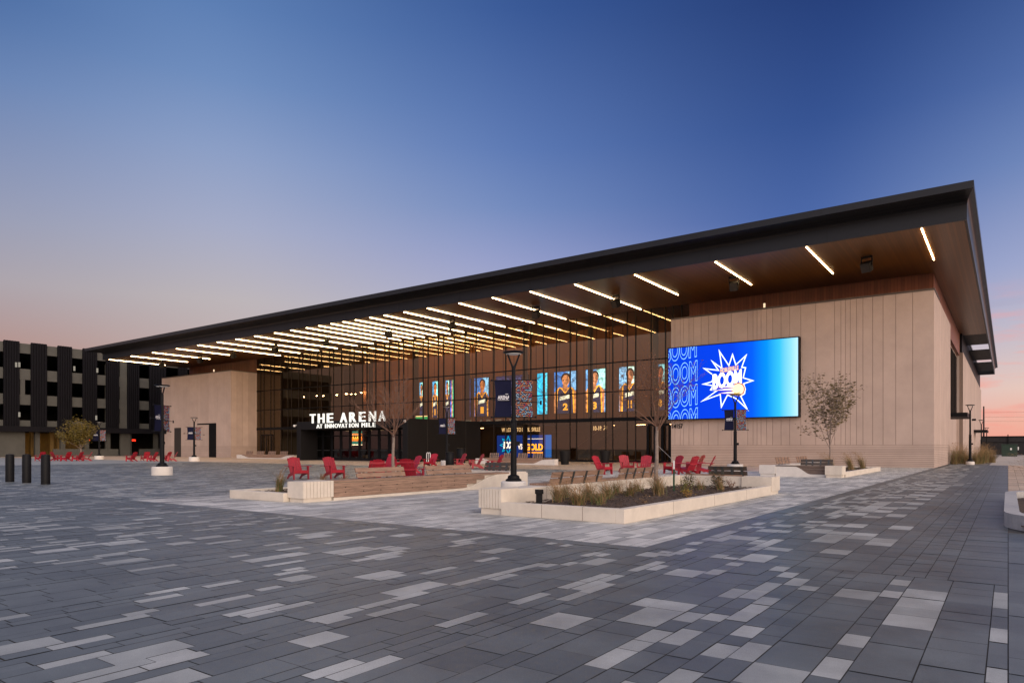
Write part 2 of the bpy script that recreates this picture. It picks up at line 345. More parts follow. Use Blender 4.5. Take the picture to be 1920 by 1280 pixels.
jm = mat('paver_joint_sand', (0.075, 0.070, 0.062), 0.95, var=0.3, vscale=4)
m_ = MB(); m_.quad((-118,-8,-0.0075),(14,-8,-0.0075),(14,66,-0.0075),(-118,66,-0.0075)); tag(m_.build('plaza_bed', jm), kind='structure')
def pavers(name, x0, x1, y0, y1, m, cols, lens, tonef, joint=0.0075, border=0.0):
    mb = MB(); rnd = random.Random(len(name) * 7 + 3); x = x0; k = 0
    while x < x1 - 0.03:
        wd = cols[k % len(cols)] if not callable(cols) else cols(rnd); k += 1
        xe = min(x + wd, x1); y = y0 - rnd.random() * 0.5
        while y < y1 - 0.02:
            ln = rnd.choice(lens) * (1.3 if wd > 0.2 else 1.0); ye = min(y + ln, y1); ys = max(y, y0)
            if ye - ys > 0.03:
                z = rnd.uniform(-0.002, 0.002); j = joint / 2
                c = [(x + j, ys + j, z), (xe - j, ys + j, z), (xe - j, ye - j, z), (x + j, ye - j, z)]
                mb.quad(*c, a=min(tonef(rnd, x, ys), 1.0 if (wd < 0.2 or name[:4] != 'dark' or rnd.random() < (0.62 if x0 > -4.5 else 0.5)) else 0.4))
            y = ye
        x = xe
    return tag(mb.build(name, m, attr=True, fix=False), kind='structure')
def tdark(p):
    return lambda r, x, y: (r.uniform(0.6, 1.0) if r.random() < p(x, y) else r.uniform(0.0, 0.45))
LIGHTP = 1
edge = -4.0; front = 8.6
cww = lambda r: r.choice([0.17, 0.17, 0.17, 0.34, 0.34])
cw = lambda r: r.choice([0.135, 0.135, 0.135, 0.135, 0.27, 0.27])
dens = lambda x, y: 0.19 if x < -6 else (0.19 + 0.14 * min(1, (x + 6) / 3))
pavers('dark_pavement', -62, -3.0, -6, front - 0.32, pdark, cw, [0.27, 0.40, 0.40, 0.54], tdark(dens))
pavers('dark_pavement', -3.0, 0.0, -6, front - 0.32, pdark, cww, [0.25, 0.34, 0.34, 0.45], tdark(lambda x, y: 0.31))
pavers('pavement_border', -62, edge + 0.32, front - 0.32, front, pdark, [0.60], [0.32], lambda r, x, y: r.uniform(0.1, 0.4))
pavers('pavement_border', edge, edge + 0.32, front, 53.4, pdark, [0.32], [0.60], lambda r, x, y: r.uniform(0.1, 0.4))
pavers('dark_walk', edge + 0.32, -1.10, front - 0.32, 65.0, pdark, cww, [0.25, 0.34, 0.34, 0.50], tdark(lambda x, y: 0.50 if x < -1.9 else 0.10))
pavers('dark_walk_edge', -1.10, 0.0, front - 0.32, 65.0, pdark, [0.20, 0.20, 0.20, 0.50], [0.20, 0.20, 0.30], lambda r, x, y: r.uniform(0.05, 0.42))
pavers('dark_pavement_east', 0.0, 13, -6, 13.4, pdark, cw, [0.30, 0.45, 0.45, 0.60], tdark(lambda x, y: 0.2))
pavers('light_pavement', -18.2, edge, front, 40.0, plight, lambda r: r.choice([0.15, 0.15, 0.30]), [0.30, 0.45, 0.60, 0.75], lambda r, x, y: r.random())
pavers('light_pavement', -9.6, edge, 40.0, 53.4, plight, lambda r: r.choice([0.15, 0.15, 0.30]), [0.30, 0.45, 0.60, 0.75], lambda r, x, y: r.random())
pavers('dark_pavement_mixed', -62, -18.2, front, 36.0, pdark, cw, [0.27, 0.40, 0.54], tdark(lambda x, y: 0.5))
pavers('tan_pavement', -62, -18.2, 36.0, 40.0, ptan, [0.30], [0.6, 0.9], lambda r, x, y: r.random())
pavers('tan_pavement', -62, -9.6, 40.0, 57.4, ptan, [0.30], [0.6, 0.9], lambda r, x, y: r.random())  # tan here carries the canopy lights' warm cast, put into the paver colour
pavers('tan_walk', 0.0, 13, 22.6, 65.0, ptan, [0.30], [0.45, 0.6], lambda r, x, y: r.random())
m_ = MB(); m_.quad((-118,-8,-0.004),(-62,-8,-0.004),(-62,8.6,-0.004),(-118,8.6,-0.004)); tag(m_.build('west_dark_pavement', mat('west_dark_paving', (0.19,0.195,0.195), 0.7, var=0.5, vscale=0.9, stretch=(3,0.7,1))), kind='structure')
m_ = MB(); m_.quad((-118,8.6,-0.004),(-62,8.6,-0.004),(-62,36,-0.004),(-118,36,-0.004)); tag(m_.build('west_mixed_pavement', mat('west_mixed_paving', (0.26,0.27,0.265), 0.7, var=0.22, vscale=0.9, stretch=(3,0.7,1))), kind='structure')
m_ = MB(); m_.quad((-118,36,-0.004),(-62,36,-0.004),(-62,66,-0.004),(-118,66,-0.004)); tag(m_.build('west_tan_pavement', mat('west_tan_paving', (0.53,0.40,0.29), 0.7, var=0.15, vscale=0.9)), kind='structure')  # same warm light cast coloured into the far paving
pathm = mat('concrete_path', (0.42, 0.39, 0.36), 0.85, var=0.1, vscale=0.8)
m_ = MB(); m_.quad((-1.2,65,-0.004),(14,65,-0.004),(14,148,-0.004),(-1.2,148,-0.004)); tag(m_.build('concrete_path', pathm), kind='structure')
# ================================================================== the arena
XL, XR = -104.5, -4.0; YF = 53.5; YG = 57.5; HB = 11.86; HS = 13.86
BX0, BX1 = -86.05, -22.5
arena = tag(empty('arena_building', (-54, YF, 0)), 'long arena with a dark overhanging roof, bronze glass front and pale stone end blocks', 'arena')
def paneltone(m):
    t = m.node_tree; n = t.nodes; l = t.links; b = n['Principled BSDF']; src = b.inputs['Base Color'].links[0].from_socket
    at = n.new('ShaderNodeAttribute'); at.attribute_name = 'tone'; mr = n.new('ShaderNodeMapRange'); mr.inputs[3].default_value = 0.95; mr.inputs[4].default_value = 1.07; l.new(at.outputs['Fac'], mr.inputs[0])
    mx = n.new('ShaderNodeMix'); mx.data_type = 'RGBA'; mx.blend_type = 'MULTIPLY'; mx.inputs[0].default_value = 1.0; l.new(src, mx.inputs[6]); l.new(mr.outputs[0], mx.inputs[7]); l.new(mx.outputs[2], b.inputs['Base Color'])
paneltone(stone)
def stonewall(name, cuts, fixed, lo, hi, z1, along, outn, bands=12, base=1.53):
    """strips of precast stone with open joints over a darker backing; ribbed plinth. along='x' or 'y'"""
    mb = MB(); jb = MB(); j = 0.012; d = 0.035
    prn = random.Random(len(cuts) + 5)
    def put(m, a0, a1, z0, zz, o0, o1):
        tn = prn.random()
        if along == 'x': m.box(a0, a1, min(fixed + o0*outn, fixed + o1*outn), max(fixed + o0*outn, fixed + o1*outn), z0, zz, a=tn)
        else: m.box(min(fixed + o0*outn, fixed + o1*outn), max(fixed + o0*outn, fixed + o1*outn), a0, a1, z0, zz, a=tn)
    put(jb, lo + 0.01, hi - 0.01, 0, z1 - 0.02, -0.35, -d)
    cs = [lo] + sorted(c for c in cuts if lo + 0.05 < c < hi - 0.05) + [hi]
    for a, b in zip(cs[:-1], cs[1:]): put(mb, a + (j if a > lo else 0), b - (j if b < hi else 0), base + 0.02, z1, -d, 0)
    h = base / bands
    for k in range(bands): put(mb, lo, hi, k * h + (0.0 if k == 0 else 0.022), (k + 1) * h, -d, 0)
    o = mb.build(name, stone, arena, True, attr=True); jb.build('joint_backing', stone_joint, o)
    return o
zc = [182,193,222,247,287,323,378,434,505,605,728,745,768,798,828,870,915,978,1043,1126,1238,1380,1400,1427,1460,1497,1545,1592,1668,1745,1838]
cuts = [XY(1220 + z / 4, YF) for z in zc] + [XY(1480 + z / 4, YF) for z in (503,552,625,703,798,925)]
cuts = sorted(cuts); cuts = [c for i, c in enumerate(cuts) if i == 0 or c - cuts[i-1] > 0.22]
stonewall('stone_wall', cuts, YF, BX1, XR, HB, 'x', -1)
rn = random.Random(3); sc_cuts = []
y = YF
while y < 70: y += rn.choice([0.35, 0.5, 0.8, 1.4, 2.0]); sc_cuts.append(y)
stonewall('stone_wall', sc_cuts, XR, YF + 0.06, 69.6, HB, 'y', 1)
stonewall('stone_wall', [YF + 0.8 + k for k in range(4)], BX1, YF + 0.06, YG, HB, 'y', -1)
lc = []; x = XL
while x < BX0: x += rn.choice([0.3, 0.45, 0.6, 0.9, 1.3, 1.8]); lc.append(x)
stonewall('stone_wall', lc, YF, XL, BX0, HB, 'x', -1)
stonewall('stone_wall', [YF + 0.9 * k for k in range(1, 5)], BX0, YF + 0.06, YG, HB, 'y', 1)
stonewall('stone_wall', [YF + 2.0 * k for k in range(1, 15)], XL, YF + 0.06, 90, HB, 'y', -1)
# copings and block tops
copm = mat('coping_metal', (0.10, 0.075, 0.06), 0.5, 0.3)
for a_, b_ in ((BX1 - 0.05, XR + 0.05), (XL - 0.05, BX0 + 0.05)):
    cp = MB(); cp.box(a_, b_, YF - 0.05, YG, HB + 0.003, HB + 0.12); cp.build('coping', copm, arena, True)
# timber clerestory bands over the blocks
for a_, b_ in ((BX1, XR - 0.32), (XL + 0.6, BX0)):
    wb = MB(); wb.box(a_, b_, YG, YG + 0.3, HB + 0.12, HS); wb.build('timber_band', woodw, arena, True)
wb = MB(); wb.box(XR - 0.62, XR - 0.32, YG + 0.3, 90, HB - 0.4, HS); wb.build('timber_band', woods, arena, True)
wb = MB(); wb.box(XL + 0.3, XL + 0.6, YG + 0.3, 90, HB, HS); wb.build('timber_band', woods, arena, True)
for a_, l_ in ((BX1, 5.5), (BX0 - 0.02, 30)):
    wb = MB(); wb.box(a_, a_ + 0.02, YG + 0.01, YG + l_, 0, HS - 0.01); wb.build('lobby_end_wall', dark, arena, True)
# side wall beyond the corner block: recessed window, pier, long wall
sw = MB(); sw.box(XR - 1.0, XR - 0.6, 69.6, 90, 0, 4.6); sw.box(XR - 1.0, XR - 0.6, 69.6, 90, HB - 0.6, HB); sw.build('recess_wall', stone, arena, True)
wd = MB(); wd.box(XR - 0.64, XR - 0.58, 69.6, 89.69, 4.6, HB - 0.6); wo_ = wd.build('side_window', mat('side_window_glass', (0.022, 0.018, 0.016), 0.7, 0.0, spec=0.0), arena, True)
mu = MB()
for yy in (73.5, 77.6, 81.7, 85.8): mu.box(XR - 0.579, XR - 0.53, yy - 0.05, yy + 0.05, 4.6, HB - 0.6)
mu.box(XR - 0.60, XR - 0.52, 69.6, 89.69, 4.5, 4.62); mu.build('window_frame', black, arena, True)
stonewall('stone_wall', [90 + q for q in (0.8, 2.6, 3.4, 5.5, 8, 11, 12, 15, 19, 21, 25, 30, 34, 39, 44, 50)], XR, 90.0, 152, HB - 0.05, 'y', 1, base=0.4, bands=3)
pj = MB(); pj.box(XR - 1.0, XR - 0.36, 89.7, 89.99, 0, HB); pj.build('pier_return', stone, arena, True)
sp_ = MB(); sp_.box(XR - 0.5, XR - 0.1, 90, 150, HB + 0.0, HS + 0.9); sp_.build('steel_panel', black, arena, True)
bk_ = MB(); bk_.box(XL + 1.0, XR - 1.02, 92, 150, 0, HS + 0.6); bk_.build('rear_hall', dark, arena, True)
# canopy and door on the side
cn = MB(); cn.box(XR - 0.6, XR + 1.15, 71.0, 77.5, 4.05, 4.40); cn.build('door_canopy', black, arena, True)
dr = MB(); dr.box(XR - 0.6, XR - 0.55, 72.2, 74.0, 0, 2.6); dr.build('side_door', mat('stone_door', (0.33, 0.27, 0.22), 0.6), arena, True)
cn = MB(); cn.box(XR - 0.1, XR + 1.6, 118, 126, 3.6, 3.9); cn.build('door_canopy', black, arena, True)
# left block doors
dm = MB(); dm.box(XY(327, YF), XY(339.5, YF), YF - 0.02, YF + 0.1, 0, 4.3); dm.build('service_door', dark, arena, True)
dm = MB(); dm.box(XY(392, YF), XY(405.5, YF), YF - 0.03, YF + 0.1, 0, 4.8); dm.box(XY(370, YF), XY(392, YF) - 0.02, YF - 0.03, YF + 0.06, 4.62, 4.8); dm.build('service_door', black, arena, True)
# ---- roof: top slab, raked fascia, lower fascia, soffit
RX0, RX1, RY0, RY1, RZ = -106.4, -1.46, 43.5, 144.0, 15.43
SX0, SX1, SY0 = -104.6, -1.83, 45.1
rf = MB()
rf.box(RX0, RX1, RY0, 91.5, RZ - 0.40, RZ); rf.box(RX0, XR - 0.1, 91.5, RY1, RZ - 0.40, RZ); rf.box(SX1 - 0.15, RX1, 91.5, RY1, RZ - 0.40, RZ)
rf.build('roof_slab', fascia, arena, True)
fa = MB()
def ring(o, i, zo, zi):   # sloping ring between two rectangles (x0,x1,y0,y1)
    A = [(o[0],o[2],zo),(o[1],o[2],zo),(o[1],o[3],zo),(o[0],o[3],zo)]; B = [(i[0],i[2],zi),(i[1],i[2],zi),(i[1],i[3],zi),(i[0],i[3],zi)]
    for k in range(4): fa.quad(A[k], A[(k+1)%4], B[(k+1)%4], B[k])
inn = (SX0, SX1, SY0, 143.0)
out = (RX0 + 0.03, RX1 - 0.03, RY0 + 0.05, RY1 - 0.05)
prev = out; pz = RZ - 0.403
for f, dz in ((0.25, 0.02), (0.5, 0.06), (0.75, 0.13), (0.92, 0.22), (1.0, 0.34)):
    cur = tuple(o + (i - o) * f for o, i in zip(out, inn)); ring(prev, cur, pz, RZ - 0.403 - dz); prev, pz = cur, RZ - 0.403 - dz
ring(prev, inn, pz, HS - 0.02)
i2 = (SX0 + 0.12, SX1 - 0.12, SY0 + 0.12, 142.9); ring(inn, i2, HS - 0.02, HS - 0.02); ring(i2, i2, HS - 0.02, HS + 0.05)
fasc = fa.build('fascia', fascia, arena, True, fix=False)
# panel joints in the fascia, as thin dark strips
jm_ = mat('fascia_joint_dark', (0.012, 0.012, 0.013), 0.9); x = SX1 - 7.1
while x > SX0 + 2:
    jt = MB(); jt.box(x - 0.012, x + 0.012, SY0 - 0.012, SY0 + 0.05, HS + 0.02, HS + 0.82); jt.build('fascia_joint', jm_, fasc)
    jt = MB(); jt.box(x - 0.012, x + 0.012, RY0 - 0.008, RY0 + 0.1, RZ - 0.39, RZ - 0.01); jt.build('fascia_joint', jm_, fasc); x -= 7.3
so = MB(); so.box(SX0 + 0.13, SX1 - 0.13, SY0 + 0.13, YG, HS, HS + 0.18); so.box(XR - 0.3, SX1 - 0.13, YG, 91.5, HS, HS + 0.18); so.build('soffit', soff, arena, True)
tr = MB()
for a, b in ((107, 119), (123, 136), (141.5, 143.0)):
    tr.box(XR - 0.1, SX1 - 0.1, a, b, HS + 0.02, HS + 0.12)
tr.box(XR - 0.1, SX1 - 0.1, 91.5, 101, HS + 0.02, HS + 0.12)
tr.build('trellis_beam', black, arena, True)
# ---- curtain wall
gl = MB(); gl.quad((BX0, YG, 0.1), (BX1, YG, 0.1), (BX1, YG, HS), (BX0, YG, HS)); gw = gl.build('glass_wall', glass, arena, True, fix=False)
mpx = [871.8,892.5,925.8,948,982.5,995,1018.8,1043,1068.8,1081,1108,1135.8,1148.8,1176,1191.8,1221,1248]
mx_ = [XY(p, YG) for p in mpx]
x = mx_[0]; k = 0; pat = [1.55, 1.55, 0.78, 1.55, 0.78]
while x > BX0 + 0.3:
    x -= pat[k % 5]; k += 1; mx_.append(x)
for px_ in (1262, 1278): mx_.append(XY(px_, YG))
mulm = mat('bronze_mullion', (0.020, 0.013, 0.009), 0.5, spec=0.3)
for x in sorted(mx_):
    if x < BX0 + 0.2 or x > BX1 - 0.1: continue
    b = MB(); b.box(x - 0.026, x + 0.026, YG - 0.07, YG + 0.14, 0.0, HS - 0.01)
    b.build('mullion', mulm, arena, True)
for z, h in ((3.82, 0.34), (6.53, 0.09), (9.24, 0.10), (0.0, 0.18), (11.75, 0.0)):
    if not h: continue
    b = MB(); b.box(BX0 + 0.02, BX1 - 0.02, YG - 0.07, YG + 0.12, z, z + h); b.build('transom', black, arena, True)
# door in the glass, left end
dd = MB(); x0, x1 = XY(491, YG), XY(512, YG); zt = 3.05
for a in (x0, (x0 + x1) / 2 - 0.06, x1 - 0.14): dd.box(a, a + 0.14, YG - 0.16, YG - 0.10, 0, zt)
dd.box(x0, x1 + 0.0, YG - 0.165, YG - 0.095, zt, zt + 0.15); dd.build('glass_door', black, arena, True)
dd = MB(); x0, x1 = XY(1216, YG), XY(1257, YG)
for q in range(4): a = x0 + (x1 - x0) * q / 3; dd.box(a - 0.12, a + 0.12, YG - 0.18, YG - 0.10, 0, 3.3)
dd.box(x0, x1, YG - 0.185, YG - 0.095, 3.3, 3.5); dd.build('glass_door', black, arena, True)
# ---- lobby seen through the glass
YB = 63.4
fl = MB(); fl.box(BX0 + 0.05, BX1 - 0.05, YG + 0.2, 91, 0.0, 0.05); fl.build('lobby_floor', mat('lobby_floor', (0.09, 0.075, 0.06), 0.3, var=0.1), arena, True)
XA = -70.6
iw = MB(); iw.box(XA, BX1 - 0.05, YB, YB + 0.3, 4.2, HS); iw.build('lobby_upper_wall', innerwood, arena, True)
iw = MB(); iw.box(XA, BX1 - 0.05, YG + 2.6, YB, 3.75, 4.15); iw.build('gallery_floor', dark, arena, True)
iw = MB(); iw.box(XA, BX1 - 0.05, 68, 68.3, 0.05, 4.1); iw.box(BX0 + 0.1, XA, 75, 75.3, 0.05, HS); iw.build('lobby_back_wall', mat('lobby_back_wall', (0.13, 0.085, 0.05), 0.7, var=0.3, vscale=0.5), arena, True)
ce = MB(); ce.box(BX0 + 0.05, BX1 - 0.05, YG + 0.16, 92, HS - 0.005, HS + 0.1); ce.build('lobby_ceiling', soff, arena, True)
cm = MB()
for x, yy in [(-83, 60), (-78, 60), (-73, 60), (-83, 66), (-78, 66), (-73, 66), (-66, 60.5), (-58, 60.5), (-50, 60.5), (-42, 60.5), (-34, 60.5), (-27, 60.5)]: cm.tube((x, yy, 0.05), (x, yy, HS), 0.28, 0.28, 14)
cm.build('lobby_column', mat('column_paint', (0.06, 0.045, 0.035), 0.5), arena, True)
sr = MB(); sx = XY(1120, 62)
for k in range(20):
    a = sx + 0.3 * k - 2.2; sr.box(a, a + 0.3, 60.6, 62.6, 0.05 + 0.19 * k, 0.25 + 0.19 * k)
sr.build('lobby_stair', mat('stair_concrete', (0.20, 0.15, 0.11), 0.7), arena, True)
hr = MB(); hr.tube((sx - 2.2, 60.6, 1.05), (sx + 3.8, 60.6, 4.85), 0.03, 0.03, 6); hr.build('stair_rail', mat('rail_metal', (0.5, 0.42, 0.34), 0.3, 0.8), arena, True)
lm = emit('lobby_downlight', (1.0, 0.68, 0.38), 110.0)
ll = MB(); rn = random.Random(5)
lst = MB()
for p in [994,923,860,801,757,720,693,666,643,620.5,597.5,574,545,514.5,477]:
    x = XY(p, 45.45); lst.box(x - 0.03, x + 0.03, YG + 1.6, YB - 1.2, HS - 0.05, HS - 0.008)
lst.build('lobby_strip_lights', strip_m, arena, True)
for x in [-83 + 3.1 * k for k in range(5)]:
    for yy in (63, 66.5, 70): ll.box(x - 0.1, x + 0.1, yy, yy + 0.2, 8.7 + 0.3 * (yy - 63) / 3, 8.76 + 0.3 * (yy - 63) / 3)
ll.build('lobby_lights', lm, arena, True)
ll = MB()
for x in [-69 + 3.5 * k for k in range(13)]: ll.box(x - 0.5, x + 0.5, 64.6, 64.75, 3.66, 3.72)
ll.build('lobby_lights', emit('lobby_strip', (1.0, 0.66, 0.34), 18.0), arena, True)
# lettering on the lobby lintel and back wall
cream_e = emit('lobby_lettering', (1.0, 0.75, 0.42), 2.2)
lt = MB(); lx0, lx1 = XY(932, 63), XY(1150, 63); lt.box(lx0, lx1, 62.9, 63.1, 3.0, 3.74); lt.build('lobby_lintel', mat('lintel_wood', (0.22, 0.13, 0.07), 0.6, var=0.2), arena, True)
letters('lettering', 'WELCOME TO NOBLESVILLE', cream_e, XY(940, 62.8), XY(1012, 62.8), 3.15, 3.60, 62.88, arena)
letters('lettering', '10-18', cream_e, XY(1112, 62.8), XY(1127, 62.8), 3.15, 3.60, 62.88, arena)
aw = MB(); ax, az = XY(1131, 62.8), 3.2
aw.tube((ax, 62.87, az), (ax + 0.34, 62.87, az + 0.38), 0.035, 0.035, 5); aw.tube((ax + 0.34, 62.87, az + 0.38), (ax + 0.05, 62.87, az + 0.38), 0.035, 0.035, 5); aw.tube((ax + 0.34, 62.87, az + 0.38), (ax + 0.34, 62.87, az + 0.08), 0.035, 0.035, 5)
aw.build('arrow_mark', cream_e, arena, True)
# ================================================================== canopy lights
fx = [1728,1512,1341,1190,1077.5,994,923,860,801,757,720,693,666,643,620.5,597.5,574,545,514.5,477,442,407,371,330.5,285.5,245,204.5]
ordn = ['first','second','third','fourth','fifth','sixth','seventh','eighth','ninth','tenth','eleventh','twelfth','thirteenth','fourteenth','fifteenth','sixteenth','seventeenth','eighteenth','nineteenth','twentieth','twenty-first','twenty-second','twenty-third','twenty-fourth','twenty-fifth','twenty-sixth','last']
for i, p in enumerate(fx):
    x = XY(p, 45.45); short = i < 4 or i >= 23; ye = 53.5 if short else 57.2
    b = MB(); b.box(x - 0.033, x + 0.033, 45.45, ye, HS - 0.04, HS - 0.004)
    o = b.build('strip_light', strip_m); 
    tag(o, f"{'short' if short else 'long'} warm strip light on the timber canopy, {ordn[i]} from the right end", 'strip light', 'strip lights under the canopy')
spx = [(1625,50.0),(1376,50.2),(1155,50.6),(1005,50.6),(848,50.6),(729,50.6),(612,50.6),(516,50.6),(438,50.6),(375,50.6),(304,50.6)]
def speaker():
    r = empty('soffit_speaker', (0, 0, 0))
    b = MB(); b.box(-0.30, 0.30, -0.05, 0.05, -0.06, 0.0); b.box(-0.36, -0.31, -0.05, 0.05, -0.62, -0.004); b.box(0.31, 0.36, -0.05, 0.05, -0.62, -0.004); b.box(-0.32, 0.32, -0.05, 0.05, -0.12, -0.062); b.build('bracket', black, r)
    b = MB(); Mx = Matrix.Translation((0, 0, -0.66)) @ Matrix.Rotation(R(28), 4, 'X'); b.box(-0.30, 0.30, -0.30, 0.26, -0.34, 0.30, Mx); b.build('cabinet', blackwall, r, bevel=0.05)
    b = MB(); Mx = Matrix.Translation((0, 0, -0.66)) @ Matrix.Rotation(R(28), 4, 'X'); b.box(-0.26, 0.26, -0.325, -0.303, -0.30, 0.26, Mx); b.build('grille', dark, r)
    return r
sp0 = speaker()
for i, (p, yy) in enumerate(spx):
    o = sp0 if i == 0 else copy_tree(sp0)
    o.location = (XY(p, yy), yy, HS - 0.004); o.rotation_euler = (0, 0, R(10 if i % 2 else -14))
    tag(o, f"black loudspeaker hung under the canopy, {ordn[i] if i < 10 else 'last'} from the right end", 'speaker', 'speakers under the canopy')
fm = emit('small_lit_fixture', (1.0, 0.72, 0.45), 1.2)
for p, l_ in ((1433.5, 'tiny pale uplight standing on the ledge of the right stone block'), (401.5, 'tiny pale uplight standing on the ledge of the left stone block')):
    x = XY(p, YF + 0.4); b = MB(); b.box(x - 0.06, x + 0.06, YF + 0.3, YF + 0.42, HB + 0.12, HB + 0.52); tag(b.build('uplight', fm), l_, 'light', 'uplights on the stone blocks')
for (x_, y_, z_, l_) in ((XR + 0.02, 95.0, 4.6, 'small black security camera on the side wall beyond the canopy'), (XY(552, 46.3), 46.3, 3.72, 'small white dome camera at the left corner of the black vestibule'), (XY(759, 46.3), 46.3, 3.85, 'small white dome camera at the right corner of the black vestibule')):
    r = tag(empty('security_camera', (x_, y_, z_)), l_, 'camera')
    b = MB(); 
    if 'dome' in l_: b.lathe([(0.05, 0.10), (0.13, 0.06), (0.14, 0.0), (0.10, -0.10), (0.03, -0.14)], 16); b.build('dome', white, r, smooth=True); b = MB(); b.box(-0.04, 0.04, 0.0, 0.3, 0.02, 0.10); b.build('bracket', white, r)
    else: b.box(0, 0.7, -0.04, 0.04, 0.1, 0.16); b.build('bracket', white, r); b = MB(); b.box(0.6, 1.0, -0.1, 0.1, -0.15, 0.08); b.build('body', black, r)
# ================================================================== entrance vestibule
VX0, VX1, VY, VZ = -62.2, -45.6, 46.4, 4.12
ves = tag(empty('entrance_vestibule', ((VX0 + VX1) / 2, VY, 0)), 'black boxy entrance vestibule with a row of glass doors under the lit lettering', 'vestibule')
b = MB(); b.box(VX0, VX0 + 0.7, VY, YG - 0.12, 0, VZ); b.box(VX1 - 0.7, VX1, VY, YG - 0.12, 0, VZ); b.box(VX0 + 0.7, VX1 - 0.7, VY, YG - 0.12, 3.27, VZ); b.build('shell', blackwall, ves, True, bevel=0.02)
b = MB(); 
for yy in (49.1, 52.0, 54.9): b.box(VX1 + 0.002, VX1 + 0.012, yy - 0.015, yy + 0.015, 0.1, VZ - 0.05)
b.build('panel_joint', dark, ves, True)
DY = 48.6; dx1 = VX1 - 0.7; wdt = 1.46; dx0 = XY(670.25, DY + 0.4) - wdt * 4.5
b = MB(); b.box(VX0 + 0.7, dx0, DY, DY + 0.2, 0, 3.27); b.build('side_panel', blackwall, ves, True)
nb = int((dx1 - dx0) / wdt)
b = MB(); b.box(dx0 + nb * wdt, dx1, DY, DY + 0.2, 0, 3.27); b.build('side_panel', blackwall, ves, True)
for k in range(nb):
    a = dx0 + k * wdt
    f = MB(); f.box(a + 0.02, a + 0.16, DY, DY + 0.12, 0, 3.26); f.box(a + wdt - 0.16, a + wdt - 0.02, DY, DY + 0.12, 0, 3.26); f.box(a + 0.16, a + wdt - 0.16, DY, DY + 0.12, 0, 0.28); f.box(a + 0.16, a + wdt - 0.16, DY, DY + 0.12, 2.55, 2.68); f.box(a + 0.16, a + wdt - 0.16, DY, DY + 0.12, 3.14, 3.26)
    d_ = f.build('door', black, ves, True)
    g_ = MB(); g_.box(a + 0.16, a + wdt - 0.16, DY + 0.05, DY + 0.07, 0.28, 3.14); q = g_.build('glass', dglass, d_)
    h_ = MB(); h_.box(a + 0.24, a + wdt - 0.24, DY - 0.07, DY - 0.04, 1.05, 1.10); h_.build('push_bar', steel, d_)
b = MB(); b.box(VX0 + 0.75, VX1 - 0.75, 55, 55.1, 0, 3.2); b.build('inner_wall', mat('vestibule_wall', (0.10, 0.08, 0.06), 0.6), ves, True)
b = MB()
for k in range(8): b.box(VX0 + 2.5 + 1.8 * k, VX0 + 2.8 + 1.8 * k, 51, 51.3, 3.2, 3.25)
b.build('ceiling_lights', emit('vestibule_light', (1.0, 0.75, 0.45), 4.0), ves, True)
pxs = XY(582.5, DY - 0.1), XY(587.5, DY - 0.1)
b = MB(); b.box(pxs[0], pxs[1], DY - 0.03, DY - 0.002, 1.45, 2.4); b.build('notice_plate', emit('notice_plate', (0.75, 0.85, 0.95), 0.35), ves, True)
# poster screen behind the doors
sx0, sx1 = XY(661, 49.2), XY(679.5, 49.2)
scrn = tag(empty('lobby_poster_screen', ((sx0 + sx1) / 2, 49.2, 1.5)), 'bright orange and teal poster screen glowing behind the entrance doors', 'screen')
b = MB(); b.box(sx0, sx1, 49.15, 49.25, 1.62, 3.12); b.build('casing', black, scrn, True)
def ebox(name, c, s, x0, x1, z0, z1, y, root, d=0.004):
    b = MB(); b.box(x0, x1, y - d, y, z0, z1); return b.build(name, emit(name + '_glow', c, s), root, True)
ebox('teal_band', (0.02, 0.25, 0.22), 9.0, sx0, sx1, 1.72, 3.10, 49.146, scrn)
ebox('orange_band', (1.0, 0.25, 0.02), 14.0, sx0, sx1, 2.05, 2.85, 49.140, scrn)
ebox('amber_band', (1.0, 0.55, 0.08), 20.0, sx0 + 0.15, sx1 - 0.1, 2.3, 2.62, 49.134, scrn)
ebox('pale_line', (1.0, 0.9, 0.7), 22.0, sx0, sx1, 1.62, 1.70, 49.146, scrn)
ebox('pale_line', (1.0, 0.9, 0.7), 20.0, sx0, sx1, 2.66, 2.71, 49.128, scrn)
for a, b_ in ((0.3, 0.5), (0.62, 0.78), (1.0, 1.1)): ebox('dark_mark', (0.2, 0.03, 0.0), 1.0, sx0 + a, sx0 + b_, 2.36, 2.58, 49.126, scrn)
# ---- sign letters
sg = tag(empty('arena_sign', (-54.2, VY, 3.9)), 'white glowing letters reading THE ARENA AT INNOVATION MILE on the black vestibule', 'sign')
YS = VY - 0.02
for txt, zx, tops, bots, dep in (
    ('THEARENA', [(180,258),(300,392),(435,522),(633,730),(772,866),(916,1006),(1065,1162),(1210,1310)], (288,240), (430,388), 0.14),
    ('ATINNOVATIONMILE', [(273,318),(322,358),(402,416),(434,476),(489,530),(545,592),(598,640),(646,690),(697,738),(764,778),(796,844),(858,900),(950,1000),(1018,1032),(1056,1096),(1116,1154)], (438,416), (500,480), 0.08)):
    xa_, xb_ = zx[0][0], zx[-1][1]
    za0, za1 = PZ(560 + xa_/8, 740 + bots[0]/8, YS), PZ(560 + xa_/8, 740 + tops[0]/8, YS)
    zb0, zb1 = PZ(560 + xb_/8, 740 + bots[1]/8, YS), PZ(560 + xb_/8, 740 + tops[1]/8, YS)
    lo, hi = (za0 + zb0) / 2, (za1 + zb1) / 2
    for c, (q0, q1) in zip(txt, zx): letters('letter', c, sign_m, XY(560 + q0/8, YS), XY(560 + q1/8, YS), lo, hi, YS, sg, bold=0.014 if dep > 0.1 else 0.0, ext=dep)
